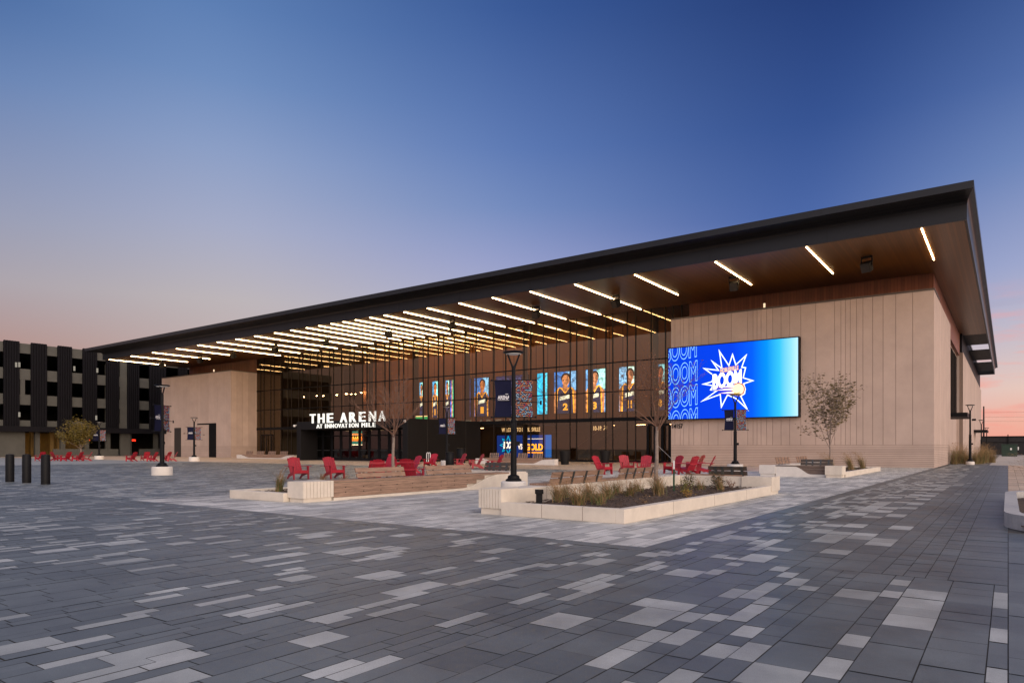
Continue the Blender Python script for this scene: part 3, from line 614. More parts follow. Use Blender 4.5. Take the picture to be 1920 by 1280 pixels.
rl = MB(); rl.box(XY(584, YS), XY(724, YS), YS + 0.002, YS + 0.018, 3.80, 3.86); rl.build('rail', black, sg, True)
# ================================================================== big video board
YV = 53.02
def P(px, py, y=YV): return XY(px, y), PZ(px, py, y)
def zp(zx, zy, y=YV): return P(1180 + zx / 5.3333, 560 + zy / 5.3333, y)
vx0, vx1, vz0, vz1 = XY(1252, YV), XY(1498.5, YV), 3.60, 9.50
vb = tag(empty('video_board', ((vx0 + vx1) / 2, YV, vz0)), 'huge glowing blue video board with a white starburst emblem on the right stone wall', 'video board')
b = MB(); b.box(vx0, vx1, YV, YF - 0.02, vz0, vz1); b.build('casing', black, vb, True)
b = MB(); f = 0.07
b.box(vx0, vx1, YV - 0.05, YV - 0.001, vz0, vz0 + f); b.box(vx0, vx1, YV - 0.05, YV - 0.001, vz1 - f, vz1); b.box(vx0, vx0 + f, YV - 0.05, YV - 0.001, vz0 + f, vz1 - f); b.box(vx1 - f, vx1, YV - 0.05, YV - 0.001, vz0 + f, vz1 - f); b.build('bezel', black, vb, True)
def screen_mat():
    m = emit('video_picture', (0, 0, 0), 1.0); t = m.node_tree; n = t.nodes; l = t.links; b = n['Principled BSDF']
    tco = n.new('ShaderNodeTexCoord'); sp = n.new('ShaderNodeSeparateXYZ'); l.new(tco.outputs['Generated'], sp.inputs[0])
    rp = n.new('ShaderNodeValToRGB'); e = rp.color_ramp.elements
    st = [(0.0, srgb(0,54,200)), (0.52, srgb(0,56,206)), (0.67, srgb(0,80,222)), (0.78, srgb(0,128,232)), (0.87, srgb(46,172,232)), (0.95, srgb(128,198,228)), (1.0, srgb(170,212,232))]
    while len(e) < len(st): e.new(0.5)
    for i, (p, c) in enumerate(st): e[i].position = p; e[i].color = c
    l.new(sp.outputs[0], rp.inputs[0]); l.new(rp.outputs[0], b.inputs['Emission Color']); b.inputs['Emission Strength'].default_value = 1.5
    return m
b = MB(); b.quad((vx0 + f, YV - 0.01, vz0 + f), (vx1 - f, YV - 0.01, vz0 + f), (vx1 - f, YV - 0.01, vz1 - f), (vx0 + f, YV - 0.01, vz1 - f)); b.build('picture', screen_mat(), vb, True)
whit = emit('board_white', srgb(235, 250, 255), 1.6); outl = emit('board_outline', srgb(140, 205, 255), 1.3); bluei = emit('board_blue', srgb(0, 58, 214), 1.1); orng = emit('board_orange', srgb(235, 120, 40), 1.0); hot = emit('board_hot', (1.0, 0.98, 0.95), 2.2)
star = [(893,503),(995,655),(1033,540),(1068,650),(1180,548),(1132,680),(1170,683),(1146,786),(1252,818),(1150,852),(1166,900),(1158,950),(1122,975),(1197,1126),(1062,1000),(985,968),(918,1098),(905,962),(708,1033),(862,922),(805,914),(828,872),(720,854),(822,824),(838,768),(732,690),(880,708),(813,608),(920,684)]
def inset(poly, d):
    n = len(poly); o = []
    for i in range(n):
        a, b_, c = Vector(poly[i-1]), Vector(poly[i]), Vector(poly[(i+1) % n])
        e1 = (b_ - a).normalized(); e2 = (c - b_).normalized(); n1 = Vector((-e1.y, e1.x)); n2 = Vector((-e2.y, e2.x))
        bis = n1 + n2; 
        if bis.length < 0.05: bis = n1
        bis.normalize(); k = d / max(0.16, bis.dot(n1)); o.append(tuple(b_ + bis * k))
    return o
pts = [zp(*q) for q in star]
area = sum(pts[i-1][0]*pts[i][1] - pts[i][0]*pts[i-1][1] for i in range(len(pts)))
inp = inset(pts, 0.085 if area > 0 else -0.085)
b = MB()
def ringmesh(o, i, y):
    n = len(o)
    for k in range(n): b.quad((o[k][0], y, o[k][1]), (o[(k+1)%n][0], y, o[(k+1)%n][1]), (i[(k+1)%n][0], y, i[(k+1)%n][1]), (i[k][0], y, i[k][1]))
ringmesh(pts, inp, YV - 0.018); b.build('starburst', whit, vb, True, fix=False)
def flat(name, poly, m, y, root):
    b = MB(); n = len(poly); b.v = [(p[0], y, p[1]) for p in poly]
    for t in tessellate_polygon([[Vector((p[0], p[1], 0)) for p in poly]]): b.f.append(tuple(t)); b.m.append(0); b.a.append(0)
    return b.build(name, m, root, True, fix=False)
clip = [((vx0 + f, 0, 0), (-1, 0, 0)), ((0, 0, vz1 - f), (0, 0, 1)), ((0, 0, vz0 + f), (0, 0, -1))]
for k, (tx, ty) in enumerate([(690, 385), (697, 625), (697, 862), (700, 1097), ]):
    xr, zt_ = zp(tx, ty)
    letters('outlined_lettering', 'BOOM', outl, xr - 2.92, xr - 0.02, zt_ - 1.72, zt_ - 0.02, YV - 0.03, vb, bold=0.03, outline=0.017, shear=0.26, rot=R(6.5), clip=clip)
xa, za = zp(833, 895); xb, zb = zp(1130, 720)
letters('emblem_lettering', 'BOOM', hot, xa - 0.06, xa + 2.36, za + 0.02, za + 1.24, YV - 0.030, vb, bold=0.045, ext=0, shear=0.22, rot=R(7))
letters('emblem_lettering', 'BOOM', bluei, xa - 0.12, xa + 2.42, za - 0.04, za + 1.30, YV - 0.026, vb, bold=0.085, ext=0, shear=0.22, rot=R(7))
xc, zc_ = zp(910, 735)
letters('emblem_lettering', 'NOBLESVILLE', emit('board_warm', srgb(255, 226, 200), 1.2), xc, xc + 1.42, zc_ + 0.04, zc_ + 0.36, YV - 0.030, vb, bold=0.03, ext=0, shear=0.15, rot=R(6.5))
letters('emblem_lettering', 'NOBLESVILLE', orng, xc - 0.03, xc + 1.45, zc_ + 0.01, zc_ + 0.39, YV - 0.026, vb, bold=0.07, ext=0, shear=0.15, rot=R(6.5))
bx, bz = zp(1090, 905); br = 0.44
circ = lambda r, cx=bx, cz=bz: [(cx + r * math.cos(t * math.pi / 14), cz + r * math.sin(t * math.pi / 14)) for t in range(28)]
flat('ball_ring', circ(br + 0.08), orng, YV - 0.033, vb); flat('ball', circ(br), emit('board_ball', srgb(255, 236, 205), 1.2), YV - 0.036, vb)
flat('ball_shade', [(bx - 0.45, bz - 0.2), (bx - 0.1, bz - 0.28), (bx + 0.15, bz - 0.2), (bx + 0.1, bz - 0.32), (bx - 0.2, bz - 0.36)], emit('board_amber', srgb(250, 190, 90), 1.3), YV - 0.039, vb)
for k, (dz, ln) in enumerate(((0.22, 1.35), (0.02, 1.55), (-0.22, 1.15))):
    flat('streak', [(bx - br - ln, bz + dz - 0.02), (bx - br * 0.6, bz + dz * 1.1 + 0.13), (bx - br * 0.6, bz + dz * 1.1 - 0.1)], orng, YV - 0.031, vb)
    flat('streak', [(bx - br - ln * 0.8, bz + dz - 0.0), (bx - br * 0.6, bz + dz * 1.1 + 0.10), (bx - br * 0.6, bz + dz * 1.1 - 0.06)], hot, YV - 0.034, vb)
# house number
hn = tag(empty('house_number', (XY(1270, YF), YF, 2.9)), 'black number 14157 on the stone wall under the left end of the video board', 'house number')
letters('digits', '14157', black, XY(1261, YF - 0.01), XY(1280.5, YF - 0.01), 2.93, 3.30, YF - 0.005, hn, bold=0.02, ext=0.04)
# ================================================================== LED picture panels in the lobby
YL = 63.1; LZ0, LZ1 = 5.05, 9.52
navyE = (0.012, 0.022, 0.075)
def panel(px0, px1, label, kind, **k):
    x0, x1 = XY(px0, YL), XY(px1, YL); wd = x1 - x0
    r = tag(empty('led_panel', ((x0 + x1) / 2, YL, LZ0)), label, 'screen', 'glowing picture panels inside the glass front')
    b = MB(); b.box(x0 - 0.05, x1 + 0.05, YL, YL + 0.2, LZ0 - 0.05, LZ1 + 0.05); b.build('casing', black, r, True)
    def e(name, c, s, poly, d):
        m = emit(name + '_glow', c, s * 1.7); t = m.node_tree; n = t.nodes; l = t.links
        tco = n.new('ShaderNodeTexCoord'); no = n.new('ShaderNodeTexNoise'); no.inputs['Scale'].default_value = 2.2; no.inputs['Detail'].default_value = 6; no.inputs['Distortion'].default_value = 1.2; l.new(tco.outputs['Object'], no.inputs['Vector'])
        mr = n.new('ShaderNodeMapRange'); mr.inputs[1].default_value = 0.32; mr.inputs[2].default_value = 0.68; mr.inputs[3].default_value = s * 0.25; mr.inputs[4].default_value = s * 2.0; l.new(no.outputs[0], mr.inputs[0]); l.new(mr.outputs[0], n['Principled BSDF'].inputs['Emission Strength'])
        return flat(name, [(x0 + a * wd, LZ0 + q * (LZ1 - LZ0)) for a, q in poly], m, YL - 0.004 * d, r)
    sq = lambda a, b_, c, d_: [(a, c), (b_, c), (b_, d_), (a, d_)]
    if kind == 'player':
        bgc = k.get('bg', (0.03, 0.25, 0.85)); s = k.get('s', 3.2); cx = k.get('cx', 0.5); sk_ = k.get('skin', (0.42, 0.17, 0.07)); q = k.get('w', 1.0)
        e('backdrop', bgc, s, sq(0, 1, 0, 1), 1)
        e('backdrop_band', tuple(min(1, c * 2.2 + 0.12) for c in bgc), s, [(0.55, 1), (1, 1), (1, 0.55), (0.8, 0.5)], 2)
        C = lambda v: min(1.0, max(0.0, cx + v * q))
        e('arm', sk_, s * 0.8, [(C(-.52), 0.0), (C(-.55), 0.5), (C(-.3), 0.62), (C(.3), 0.62), (C(.55), 0.5), (C(.52), 0.0)], 3)
        e('jersey_trim', (1.0, 0.48, 0.03), s * 0.9, [(C(-.42), 0.0), (C(-.38), 0.56), (C(-.24), 0.64), (C(-.12), 0.6), (C(0), 0.50), (C(.12), 0.6), (C(.24), 0.64), (C(.38), 0.56), (C(.42), 0.0)], 4)
        e('jersey', navyE, s * 0.8, [(C(-.36), 0.0), (C(-.32), 0.54), (C(-.25), 0.61), (C(-.16), 0.58), (C(0), 0.46), (C(.16), 0.58), (C(.25), 0.61), (C(.32), 0.54), (C(.36), 0.0)], 5)
        e('neck', sk_, s * 0.7, [(C(-.11), 0.56), (C(-.1), 0.72), (C(.1), 0.72), (C(.11), 0.56), (C(0), 0.51)], 6)
        def ov(rx, rz, cz, n=20): return [(C(0.03 + rx * math.cos(t * 2 * math.pi / n)), cz + rz * math.sin(t * 2 * math.pi / n)) for t in range(n)]
        e('hair', (0.02, 0.012, 0.01), s * 0.4, ov(.215, .125, .845), 7)
        e('face', tuple(c * 1.15 for c in sk_), s, ov(.165, .135, .785), 8)
        e('face_shade', tuple(c * 0.55 for c in sk_), s, [(C(.03), .66), (C(.12), .70), (C(.16), .78), (C(.14), .88), (C(.07), .9), (C(.06), .78)], 9)
        for v in (-.07, .07): e('eye', (0.02, 0.01, 0.01), 1.0, sq(C(v - .035), C(v + .035), .795, .81), 10)
        e('mouth', (0.10, 0.03, 0.02), 1.5, sq(C(-.05), C(.05), .71, .722), 10)
        e('chest_mark', (0.75, 0.85, 0.75), s * 0.8, [(C(-.24), 0.31), (C(-.24), 0.40), (C(.24), 0.45), (C(.24), 0.36)], 9)
        if k.get('num'):
            letters('number', k['num'], emit('number_glow', (1.0, 0.5, 0.05), s), x0 + C(-.10) * wd, x0 + C(.13) * wd, LZ0 + 0.07 * 4.47, LZ0 + 0.24 * 4.47, YL - 0.042, r, bold=0.05, ext=0)
    else:
        for j, (a, b_, c, s) in enumerate(k['bars']): e('bar', c, s, sq(a, b_, 0, 1), 1 + j * 0.1)
    return r
CY = (0.0, 0.42, 0.85)
panel(787, 793, 'narrow orange and blue picture strip, leftmost of the lobby panels', 'player', w=1.6, bg=(0.1,0.45,0.9))
panel(811, 821, 'narrow panel with a player in orange light, second from the left in the lobby', 'player', w=1.3, bg=(0.05,0.35,0.8), skin=(0.6,0.2,0.04), num='11')
panel(835.5, 842, 'narrow pale blue panel with an orange foot, third from the left in the lobby', 'player', w=1.6, bg=(0.12,0.4,0.95))
panel(844.5, 850, 'narrow rainbow streaked panel, fourth from the left in the lobby', 'bars', bars=[(0, .4, (0.05,0.15,0.8), 3), (.4, .7, (0.7,0.25,0.02), 3), (.7, 1, (0.02,0.5,0.35), 3)])
panel(877, 882, 'thin blue and orange panel left of the narrow player in gold', 'bars', bars=[(0, .5, (0.15,0.35,1.0), 3), (.5, .8, (0.8,0.3,0.05), 3), (.8, 1, (0.02,0.05,0.3), 2)])
panel(889.5, 916, 'player in a navy and gold jersey, left of the tall lamp post banners', 'player', bg=(0.04,0.2,0.7), skin=(0.5,0.18,0.05), cx=0.55, num='1', s=2.4)
pb = panel(930, 989, 'dim navy panel with outlined lettering, behind the tall lamp post banners', 'bars', bars=[(0, 1, (0.02,0.03,0.16), 1.2)])
for k in range(2): letters('lettering', 'BOOM', emit('lettering_glow', (0.10,0.16,0.55), 1.5), XY(932, YL), XY(986, YL), LZ0 + 0.1 + 3.0 * k, LZ0 + 1.2 + 3.0 * k, YL - 0.03, pb, outline=0.03, shear=0.15)
panel(1007.5, 1026, 'bright cyan barred panel just right of the tall lamp post banners', 'bars', bars=[(0, .62, CY, 3.6), (.62, .8, (0.02,0.03,0.05), 1), (.8, 1, (0.05,0.6,1.0), 3.6)])
panel(1039, 1081, 'panel with a player in a navy jersey numbered 2, head tilted', 'player', bg=(0.02,0.16,0.6), skin=(0.5,0.22,0.09), cx=0.5, num='2', s=2.8)
panel(1098.5, 1135, 'panel with a curly haired player in a navy jersey numbered 3', 'player', bg=(0.10,0.35,0.85), skin=(0.55,0.25,0.12), cx=0.45, num='3', s=3.2, w=0.95)
panel(1161, 1189, 'pale blue picture panel behind the bare russet tree', 'player', bg=(0.2,0.5,0.95), skin=(0.35,0.15,0.07), cx=0.7, num='11', w=1.3)
panel(1226, 1246, 'dark picture panel beside the left end of the video board', 'player', bg=(0.06,0.3,0.7), skin=(0.4,0.13,0.06), cx=0.6, num='8', w=1.3, s=2.2)
# lower LED wall
YW = 63.0; gx0, gx1 = XY(932, YW), XY(1034, YW); gz0, gz1 = PZ(980, 858, YW), PZ(980, 815.5, YW); gz0 = max(gz0, 0.3)
lw = tag(empty('led_wall', ((gx0 + gx1) / 2, YW, gz0)), 'deep blue video wall with bright orange and white lettering at the back of the lobby', 'screen')
b = MB(); b.box(gx0 - 0.1, gx1 + 0.1, YW, YW + 0.2, gz0 - 0.1, gz1 + 0.08); b.build('casing', black, lw, True)
ebox('picture', (0.01, 0.05, 0.40), 1.6, gx0, gx1, gz0, gz1, YW - 0.002, lw)
ebox('picture_band', (0.01, 0.18, 0.85), 1.8, XY(1023, YW), gx1, gz0, gz1, YW - 0.006, lw)
letters('lettering', 'BOOM', emit('word_white', (1, 1, 1), 4.0), XY(944, YW), XY(964, YW), gz0 + 0.95, gz0 + 1.75, YW - 0.012, lw, bold=0.05, ext=0, shear=0.2)
letters('lettering', 'VS', emit('word_white2', (1, 1, 1), 3.0), XY(971, YW), XY(979.5, YW), gz0 + 0.85, gz0 + 1.5, YW - 0.012, lw, bold=0.04, ext=0)
letters('lettering', 'GOLD', emit('word_gold', (1.0, 0.45, 0.02), 4.5), XY(985.5, YW), XY(1018, YW), gz0 + 0.75, gz0 + 1.5, YW - 0.012, lw, bold=0.05, ext=0)
ebox('pale_bar', (0.9, 0.9, 0.9), 3.0, XY(986, YW), XY(1018.5, YW), gz0 + 2.0, gz0 + 2.07, YW - 0.010, lw)
ebox('orange_bar', (1.0, 0.35, 0.02), 4.0, XY(986, YW), XY(1018.5, YW), gz0 + 0.45, gz0 + 0.6, YW - 0.010, lw)
bb = MB(); cx_, cz_ = XY(953, YW), gz0 + 1.35
sp8 = [(cx_ + (1.25 if k % 2 == 0 else 0.7) * math.cos(k * math.pi / 8), cz_ + (1.1 if k % 2 == 0 else 0.6) * math.sin(k * math.pi / 8)) for k in range(16)]
flat('burst', sp8, emit('burst_glow', (0.0, 0.5, 0.95), 3.0), YW - 0.008, lw); flat('burst', [(cx_ + (p[0]-cx_)*.82, cz_ + (p[1]-cz_)*.82) for p in sp8], emit('burst_inner', (0.01, 0.06, 0.45), 1.6), YW - 0.010, lw)
# green display over the black wall
gd = tag(empty('green_display', (XY(792, 60), 60, 4.6)), 'small green glowing display above the right end of the black vestibule wall', 'screen')
ga, gb_ = XY(779.5, 60), XY(804, 60); b = MB(); b.box(ga, gb_, 60, 60.2, 4.3, 5.2); b.build('casing', black, gd, True)
ebox('picture', (0.0, 0.35, 0.12), 2.5, ga, gb_, 4.36, 5.05, 59.998, gd); ebox('pale_line', (1.0, 0.75, 0.4), 4.0, ga, gb_, 5.06, 5.14, 59.998, gd)
ebox('flare', (0.4, 0.8, 0.05), 3.0, ga + 0.5, ga + 0.85, 4.4, 4.8, 59.992, gd)
# ================================================================== parking garage
GX = -118.0
gar = tag(empty('parking_garage', (GX, 60, 0)), 'dark four storey parking garage with vertical ribbed metal screens left of the arena', 'parking garage')
gy = lambda p: YX(p, GX)
Y0, Y1 = 18.0, 150.0
for z0, z1 in ((15.3, 16.75), (11.4, 13.0), (7.7, 9.2), (4.5, 5.4)):
    b = MB(); b.box(GX - 0.3, GX, Y0, Y1, z0, z1); b.build('spandrel', gcon, gar, True)
for z in (4.6, 8.0, 11.8, 16.0):
    b = MB(); b.box(GX - 34, GX - 0.31, Y0, Y1, z, z + 0.3); b.build('floor_slab', gcon, gar, True)
b = MB(); b.box(GX - 34.3, GX - 34, Y0, Y1, 0, 16.5); b.box(GX - 34, GX - 0.3, Y0, Y0 + 0.2, 0, 16.5); b.build('rear_wall', gcon, gar, True)
b = MB(); b.box(GX, GX + 1.5, Y0, Y1, 3.7, 4.5); b.build('ledge', gmet, gar, True)
scr = [(5.6, 35.6), (57, 87), (107, 134), (154, 181), (198, 222), (238, 260), (279, 310), (333, 350)]
ys = [(gy(a), gy(b_)) for a, b_ in scr]
step = ys[1][0] - ys[0][0]; ys = [(ys[0][0] - step, ys[0][1] - step), (ys[0][0] - 2 * step, ys[0][1] - 2 * step)] + ys
for k in range(1, 6): ys.append((ys[9][0] + 12 * k, ys[9][1] + 12 * k))
for a, b_ in ys:
    b = MB(); n = max(6, int((b_ - a) / 0.45)) 
    for k in range(n):
        q = a + (b_ - a) * k / n; wq = (b_ - a) / n
        b.box(GX + 0.25, GX + 0.40, q, q + wq * 0.5, 4.52, 16.95); b.box(GX + 0.18, GX + 0.249, q + wq * 0.5, q + wq, 4.52, 16.95)
    b.box(GX + 0.02, GX + 0.179, a, b_, 4.55, 16.9); b.build('metal_screen', gmet, gar, True)
for p in (47, 97, 145, 190, 230, 270, 320):
    b = MB(); yy = gy(p - 24)
    b.box(GX - 1.1, GX - 0.5, yy - 0.3, yy + 0.3, 0.0, 14.9); b.build('column', gcon, gar, True)
b = MB(); b.box(GX - 0.3, GX - 0.02, gy(38), gy(47), 9.2, 11.4); b.build('infill_panel', gcon, gar, True)
b = MB(); b.box(GX - 0.3, GX - 0.02, gy(225), gy(238), 4.5, 16.7); b.build('stair_wall', gcon, gar, True)
b = MB(); b.box(GX - 0.4, GX, Y0, gy(47), 0, 3.7); b.box(GX - 0.4, GX, gy(226), gy(244), 0, 3.7); b.box(GX - 0.3, GX, gy(100), gy(222), 0, 1.15); b.box(GX - 0.3, GX, gy(262), gy(350), 0, 1.15); b.build('ground_wall', gcon, gar, True)
og = mat('ochre_wall', (0.20, 0.12, 0.03), 0.7, var=0.3, vscale=0.6)
b = MB(); b.box(GX - 9.3, GX - 9, gy(46), gy(200), 0, 3.7); b.build('inner_wall', og, gar, True)
for p in (56, 75, 112, 125):
    b = MB(); b.box(GX - 4, GX - 3.5, gy(p), gy(p) + 0.5, 0, 4.1); b.build('inner_post', og, gar, True)
b = MB()
for p in (52, 68, 84, 120, 180, 270, 300): b.box(GX - 6, GX - 5.4, gy(p), gy(p) + 1.0, 4.0, 4.1)
b.build('garage_lights', emit('garage_light', (1.0, 0.62, 0.18), 4.0), gar, True)
b = MB()
for p in (166.5, 253): b.box(GX - 1.0, GX - 0.9, gy(p), gy(p) + 0.55, 2.45, 2.75)
b.build('exit_sign', emit('red_exit', (1.0, 0.03, 0.01), 2.5), gar, True)
b = MB(); lz = [(34, 684, 1), (28, 684, 0), (137, 691, 1), (180, 694.5, 1), (34, 777, 1), (178, 783, 1)]
for p, py, _ in lz:
    t_ = GX / ray(p)[0]; z = CAMZ + (HOR - py) / FOC * t_; b.box(GX + 0.41, GX + 0.5, gy(p) - 0.12, gy(p) + 0.12, z - 0.35, z + 0.35)
b.build('wall_light', emit('pale_sconce', (0.9, 0.8, 0.65), 0.35), gar, True)
# ================================================================== planters
def scurve(y0, y1, z0, z1, n=14): return [(y0 + (y1 - y0) * k / n, z0 + (z1 - z0) * (0.5 - 0.5 * math.cos(math.pi * k / n))) for k in range(n + 1)]
def grooved(mb, x0, x1, y0, y1, z0, z1, face, n=9):
    """block with vertical grooves on one face ('y-','x+','x-')"""
    mb.box(x0 + 0.04, x1 - 0.04, y0 + 0.04, y1 - 0.04, 0, z0); 
    d = 0.018
    if face == 'y-':
        mb.box(x0, x1, y0 + d, y1, z0, z1); w_ = (x1 - x0) / n
        for k in range(n): mb.box(x0 + k*w_ + 0.006, x0 + (k+1)*w_ - 0.006, y0, y0 + d - 0.0005, z0, z1)
    else:
        s = 1 if face == 'x+' else -1
        mb.box(x0 + (d if s < 0 else 0), x1 - (d if s > 0 else 0), y0, y1, z0, z1); w_ = (y1 - y0) / n
        for k in range(n):
            a, b_ = y0 + k*w_ + 0.006, y0 + (k+1)*w_ - 0.006
            if s > 0: mb.box(x1 - d + 0.0005, x1, a, b_, z0, z1)
            else: mb.box(x0, x0 + d - 0.0005, a, b_, z0, z1)
def backrest(root, a0, a1, at, axis, lean, m, z0=0.53, z1=0.80, sides=(-0.012, 0.047)):
    """two timber boards on steel straps; axis 'y' runs along Y at x=at, leaning towards lean"""
    b = MB(); s = MB(); dx = 0.09 * lean; h = (z1 - z0 - 0.02) / 2
    for k in range(2):
        za, zb_ = z0 + k * (h + 0.02), z0 + k * (h + 0.02) + h; o0 = dx * (za - z0) / (z1 - z0); o1 = dx * (zb_ - z0) / (z1 - z0)
        if axis == 'y': q = [(at + o0, za), (at + o0 + 0.045, za), (at + o1 + 0.045, zb_), (at + o1, zb_)]; b.prism(q, lambda x, z: (x, a0, z), lambda x, z: (x, a1, z))
        else: q = [(at + o0, za), (at + o0 + 0.045, za), (at + o1 + 0.045, zb_), (at + o1, zb_)]; b.prism(q, lambda x, z: (a0, x, z), lambda x, z: (a1, x, z))
    o = b.build('backrest', m, root, True)
    n = 4
    for k in range(n):
        c = a0 + (a1 - a0) * (k + 0.5) / n + (0.08 if k == 0 else 0)
        off = -0.012 if lean < 0 or axis == 'y' else -0.012
        for sd in sides:
            q = [(at + sd, z0 - 0.05), (at + sd + 0.01, z0 - 0.05), (at + sd + dx + 0.01, z1), (at + sd + dx, z1)]
            if axis == 'y': s.prism(q, lambda x, z: (x, c - 0.035, z), lambda x, z: (x, c + 0.035, z))
            else: s.prism(q, lambda x, z: (c - 0.035, x, z), lambda x, z: (c + 0.035, x, z))
    so_ = s.build('strap', steel, o)
def mulchbed(root, x0, x1, y0, y1, z, seed):
    rn = random.Random(seed); mb = MB(); nx = max(4, int((x1 - x0) / 0.16)); ny = max(4, int((y1 - y0) / 0.16))
    g_ = [[(x0 + (x1-x0)*i/nx, y0 + (y1-y0)*j/ny, z + rn.uniform(-0.02, 0.025) + 0.05 * math.sin(math.pi*i/nx) * math.sin(math.pi*j/ny)) for j in range(ny+1)] for i in range(nx+1)]
    for i in range(nx):
        for j in range(ny): mb.quad(g_[i][j], g_[i+1][j], g_[i+1][j+1], g_[i][j+1])
    for _ in range(int((x1-x0)*(y1-y0)*55)):
        x, y = rn.uniform(x0+.05, x1-.05), rn.uniform(y0+.05, y1-.05); M_ = Matrix.Translation((x, y, z + 0.045 + 0.05*math.sin(math.pi*(x-x0)/(x1-x0))*math.sin(math.pi*(y-y0)/(y1-y0)))) @ Matrix.Rotation(rn.uniform(0, 6), 4, 'Z') @ Matrix.Rotation(rn.uniform(-.6, .6), 4, 'X')
        l_ = rn.uniform(.02, .05); mb.box(-l_, l_, -.012, .012, -.004, .006, M_)
    return mb.build('mulch', mulchm, root, True)
ZS = 0.50
# --- front planter (right)
pl1 = tag(empty('planter', (-7, 16, 0)), 'cream concrete planter bed nearest the camera with tufted grasses and an L-shaped seat wall', 'planter', None)
x0, x1, y0, y1 = -8.78, -5.5, 11.0, 21.1
b = MB(); b.box(x0 + 0.55, x1 - 0.18, y0 - 0.0, y0 + 0.18, 0, 0.26); b.box(x1 - 0.18, x1, y0, 20.28, 0, 0.26); k1 = b.build('kerb', cream, pl1, True, bevel=0.008)
b = MB()
for q in (-7.25, -6.35): b.box(q - 0.004, q + 0.004, y0 - 0.002, y0 + 0.1, 0.01, 0.262)
for q in (13.2, 15.6, 18.0): b.box(x1 - 0.1, x1 + 0.002, q - 0.004, q + 0.004, 0.01, 0.262)
b.build('kerb_joint', stone_joint, k1)
b = MB(); b.box(x0, x0 + 0.54, y0 + 0.62, 20.6, 0, ZS); b.box(x0 + 0.541, -6.36, 20.3, 20.85, 0, ZS); b.build('seat_wall', cream, pl1, True, bevel=0.01)
b = MB(); b.box(x0 + 0.535, x0 + 0.5415, 12.7, 12.71, 0.2, 0.502); b.box(x0 + 0.535, x0 + 0.5415, 16.6, 16.61, 0.2, 0.502); b.box(-7.2, -7.19, 20.298, 20.4, 0.2, 0.502); b.build('wall_joint', stone_joint, pl1, True)
b = MB(); grooved(b, x0 - 0.02, x0 + 0.56, y0, y0 + 0.6, 0.13, ZS + 0.02, 'y-', 8); b.build('end_block', cream, pl1, True)
b = MB(); grooved(b, -6.34, x1 + 0.03, 20.26, 21.1, 0.10, ZS + 0.01, 'x+', 8); b.build('end_block', cream, pl1, True)
mulchbed(pl1, x0 + 0.54, x1 - 0.18, y0 + 0.18, 20.3, 0.17, 1)
b = MB(); b.box(x0 - 0.02, x0 + 0.46, 12.85, 18.8, ZS + 0.004, ZS + 0.045); b.build('timber_seat', teak, pl1, True)
b = MB(); b.box(x0 + 0.6, -6.4, 20.5, 20.9, ZS + 0.004, ZS + 0.04); b.build('timber_seat', teakx, pl1, True)
backrest(pl1, 13.0, 15.4, x0 + 0.40, 'y', 1, teak); backrest(pl1, 16.35, 18.6, x0 + 0.40, 'y', 1, teak)
darkteak = mat('dark_weathered_timber', (0.055, 0.04, 0.03), 0.7, var=0.4, vscale=3, bump=0.3, bscale=20, stretch=(0.8, 9, 9))
backrest(pl1, -7.42, -6.26, 20.55, 'x', -1, darkteak, z1=0.79)
# --- left planter with the long timber bench
pl2 = tag(empty('planter', (-15, 15.5, 0)), 'long cream planter with a timber boarded seat front, left of the tall lamp post', 'planter', None)
XB = -13.98
b = MB(); grooved(b, XB - 0.62, XB, 10.62, 11.56, 0.10, ZS + 0.01, 'x+', 9); b.build('end_block', cream, pl2, True)
b = MB(); b.box(-16.95, XB - 0.625, 10.5, 10.72, 0, 0.22); b.box(-16.95, -16.75, 10.72, 20.4, 0, 0.22); b.build('kerb', cream, pl2, True, bevel=0.008)
b = MB(); b.box(XB - 0.55, XB - 0.06, 11.565, 19.2, 0, ZS - 0.045); b.box(XB - 0.06, XB, 11.565, 17.2, 0, 0.07); b.build('seat_wall', cream, pl2, True)
prof = scurve(16.6, 18.6, 0.07, ZS - 0.045)
poly = [(17.2 - 0.6, 0.07)] + prof[1:] + [(20.3, ZS - 0.045), (20.3, 0.0), (16.6, 0.0)]
b = MB(); b.prism(poly, lambda y, z: (XB - 0.06, y, z), lambda y, z: (XB + 0.004, y, z)); b.box(XB - 0.55, XB - 0.061, 19.2, 20.3, 0, ZS); b.build('concrete_end', cream, pl2, True)
b = MB()
for k in range(3):
    za = 0.075 + 0.125 * k; zb_ = za + 0.119; fr = (zb_ - 0.07) / (ZS - 0.115); ye = 16.6 + 2.0 * min(1, max(0.15, math.acos(max(-1, min(1, 1 - 2 * max(0, (za - 0.07) / 0.385)))) / math.pi))
    for q0, q1 in ((11.57, 15.95), (15.96, ye)): b.box(XB - 0.059, XB - 0.008, q0, q1, za, zb_)
tp = b.build('timber_front', teak, pl2, True)
b = MB()
for k in range(2):
    for q in range(9): b.box(XB - 0.0085, XB - 0.004, 11.95 + 0.62 * q - 0.018, 11.95 + 0.62 * q + 0.018, 0.186 + 0.125 * k, 0.206 + 0.125 * k)
b.build('bolt', black, tp)
b = MB()
for k in range(4): b.box(XB - 0.56 + 0.14 * k, XB - 0.56 + 0.14 * k + 0.13, 11.57, 19.19, ZS - 0.042, ZS + 0.005)
b.build('timber_seat', teak, pl2, True)
backrest(pl2, 12.75, 14.6, XB - 0.50, 'y', -1, teak, z1=0.79, sides=(-0.012,)); backrest(pl2, 15.55, 17.7, XB - 0.50, 'y', -1, teak, z1=0.79, sides=(-0.012,))
b = MB(); b.box(-16.74, XB - 0.56, 19.9, 20.4, 0, ZS); b.build('seat_wall', cream, pl2, True)
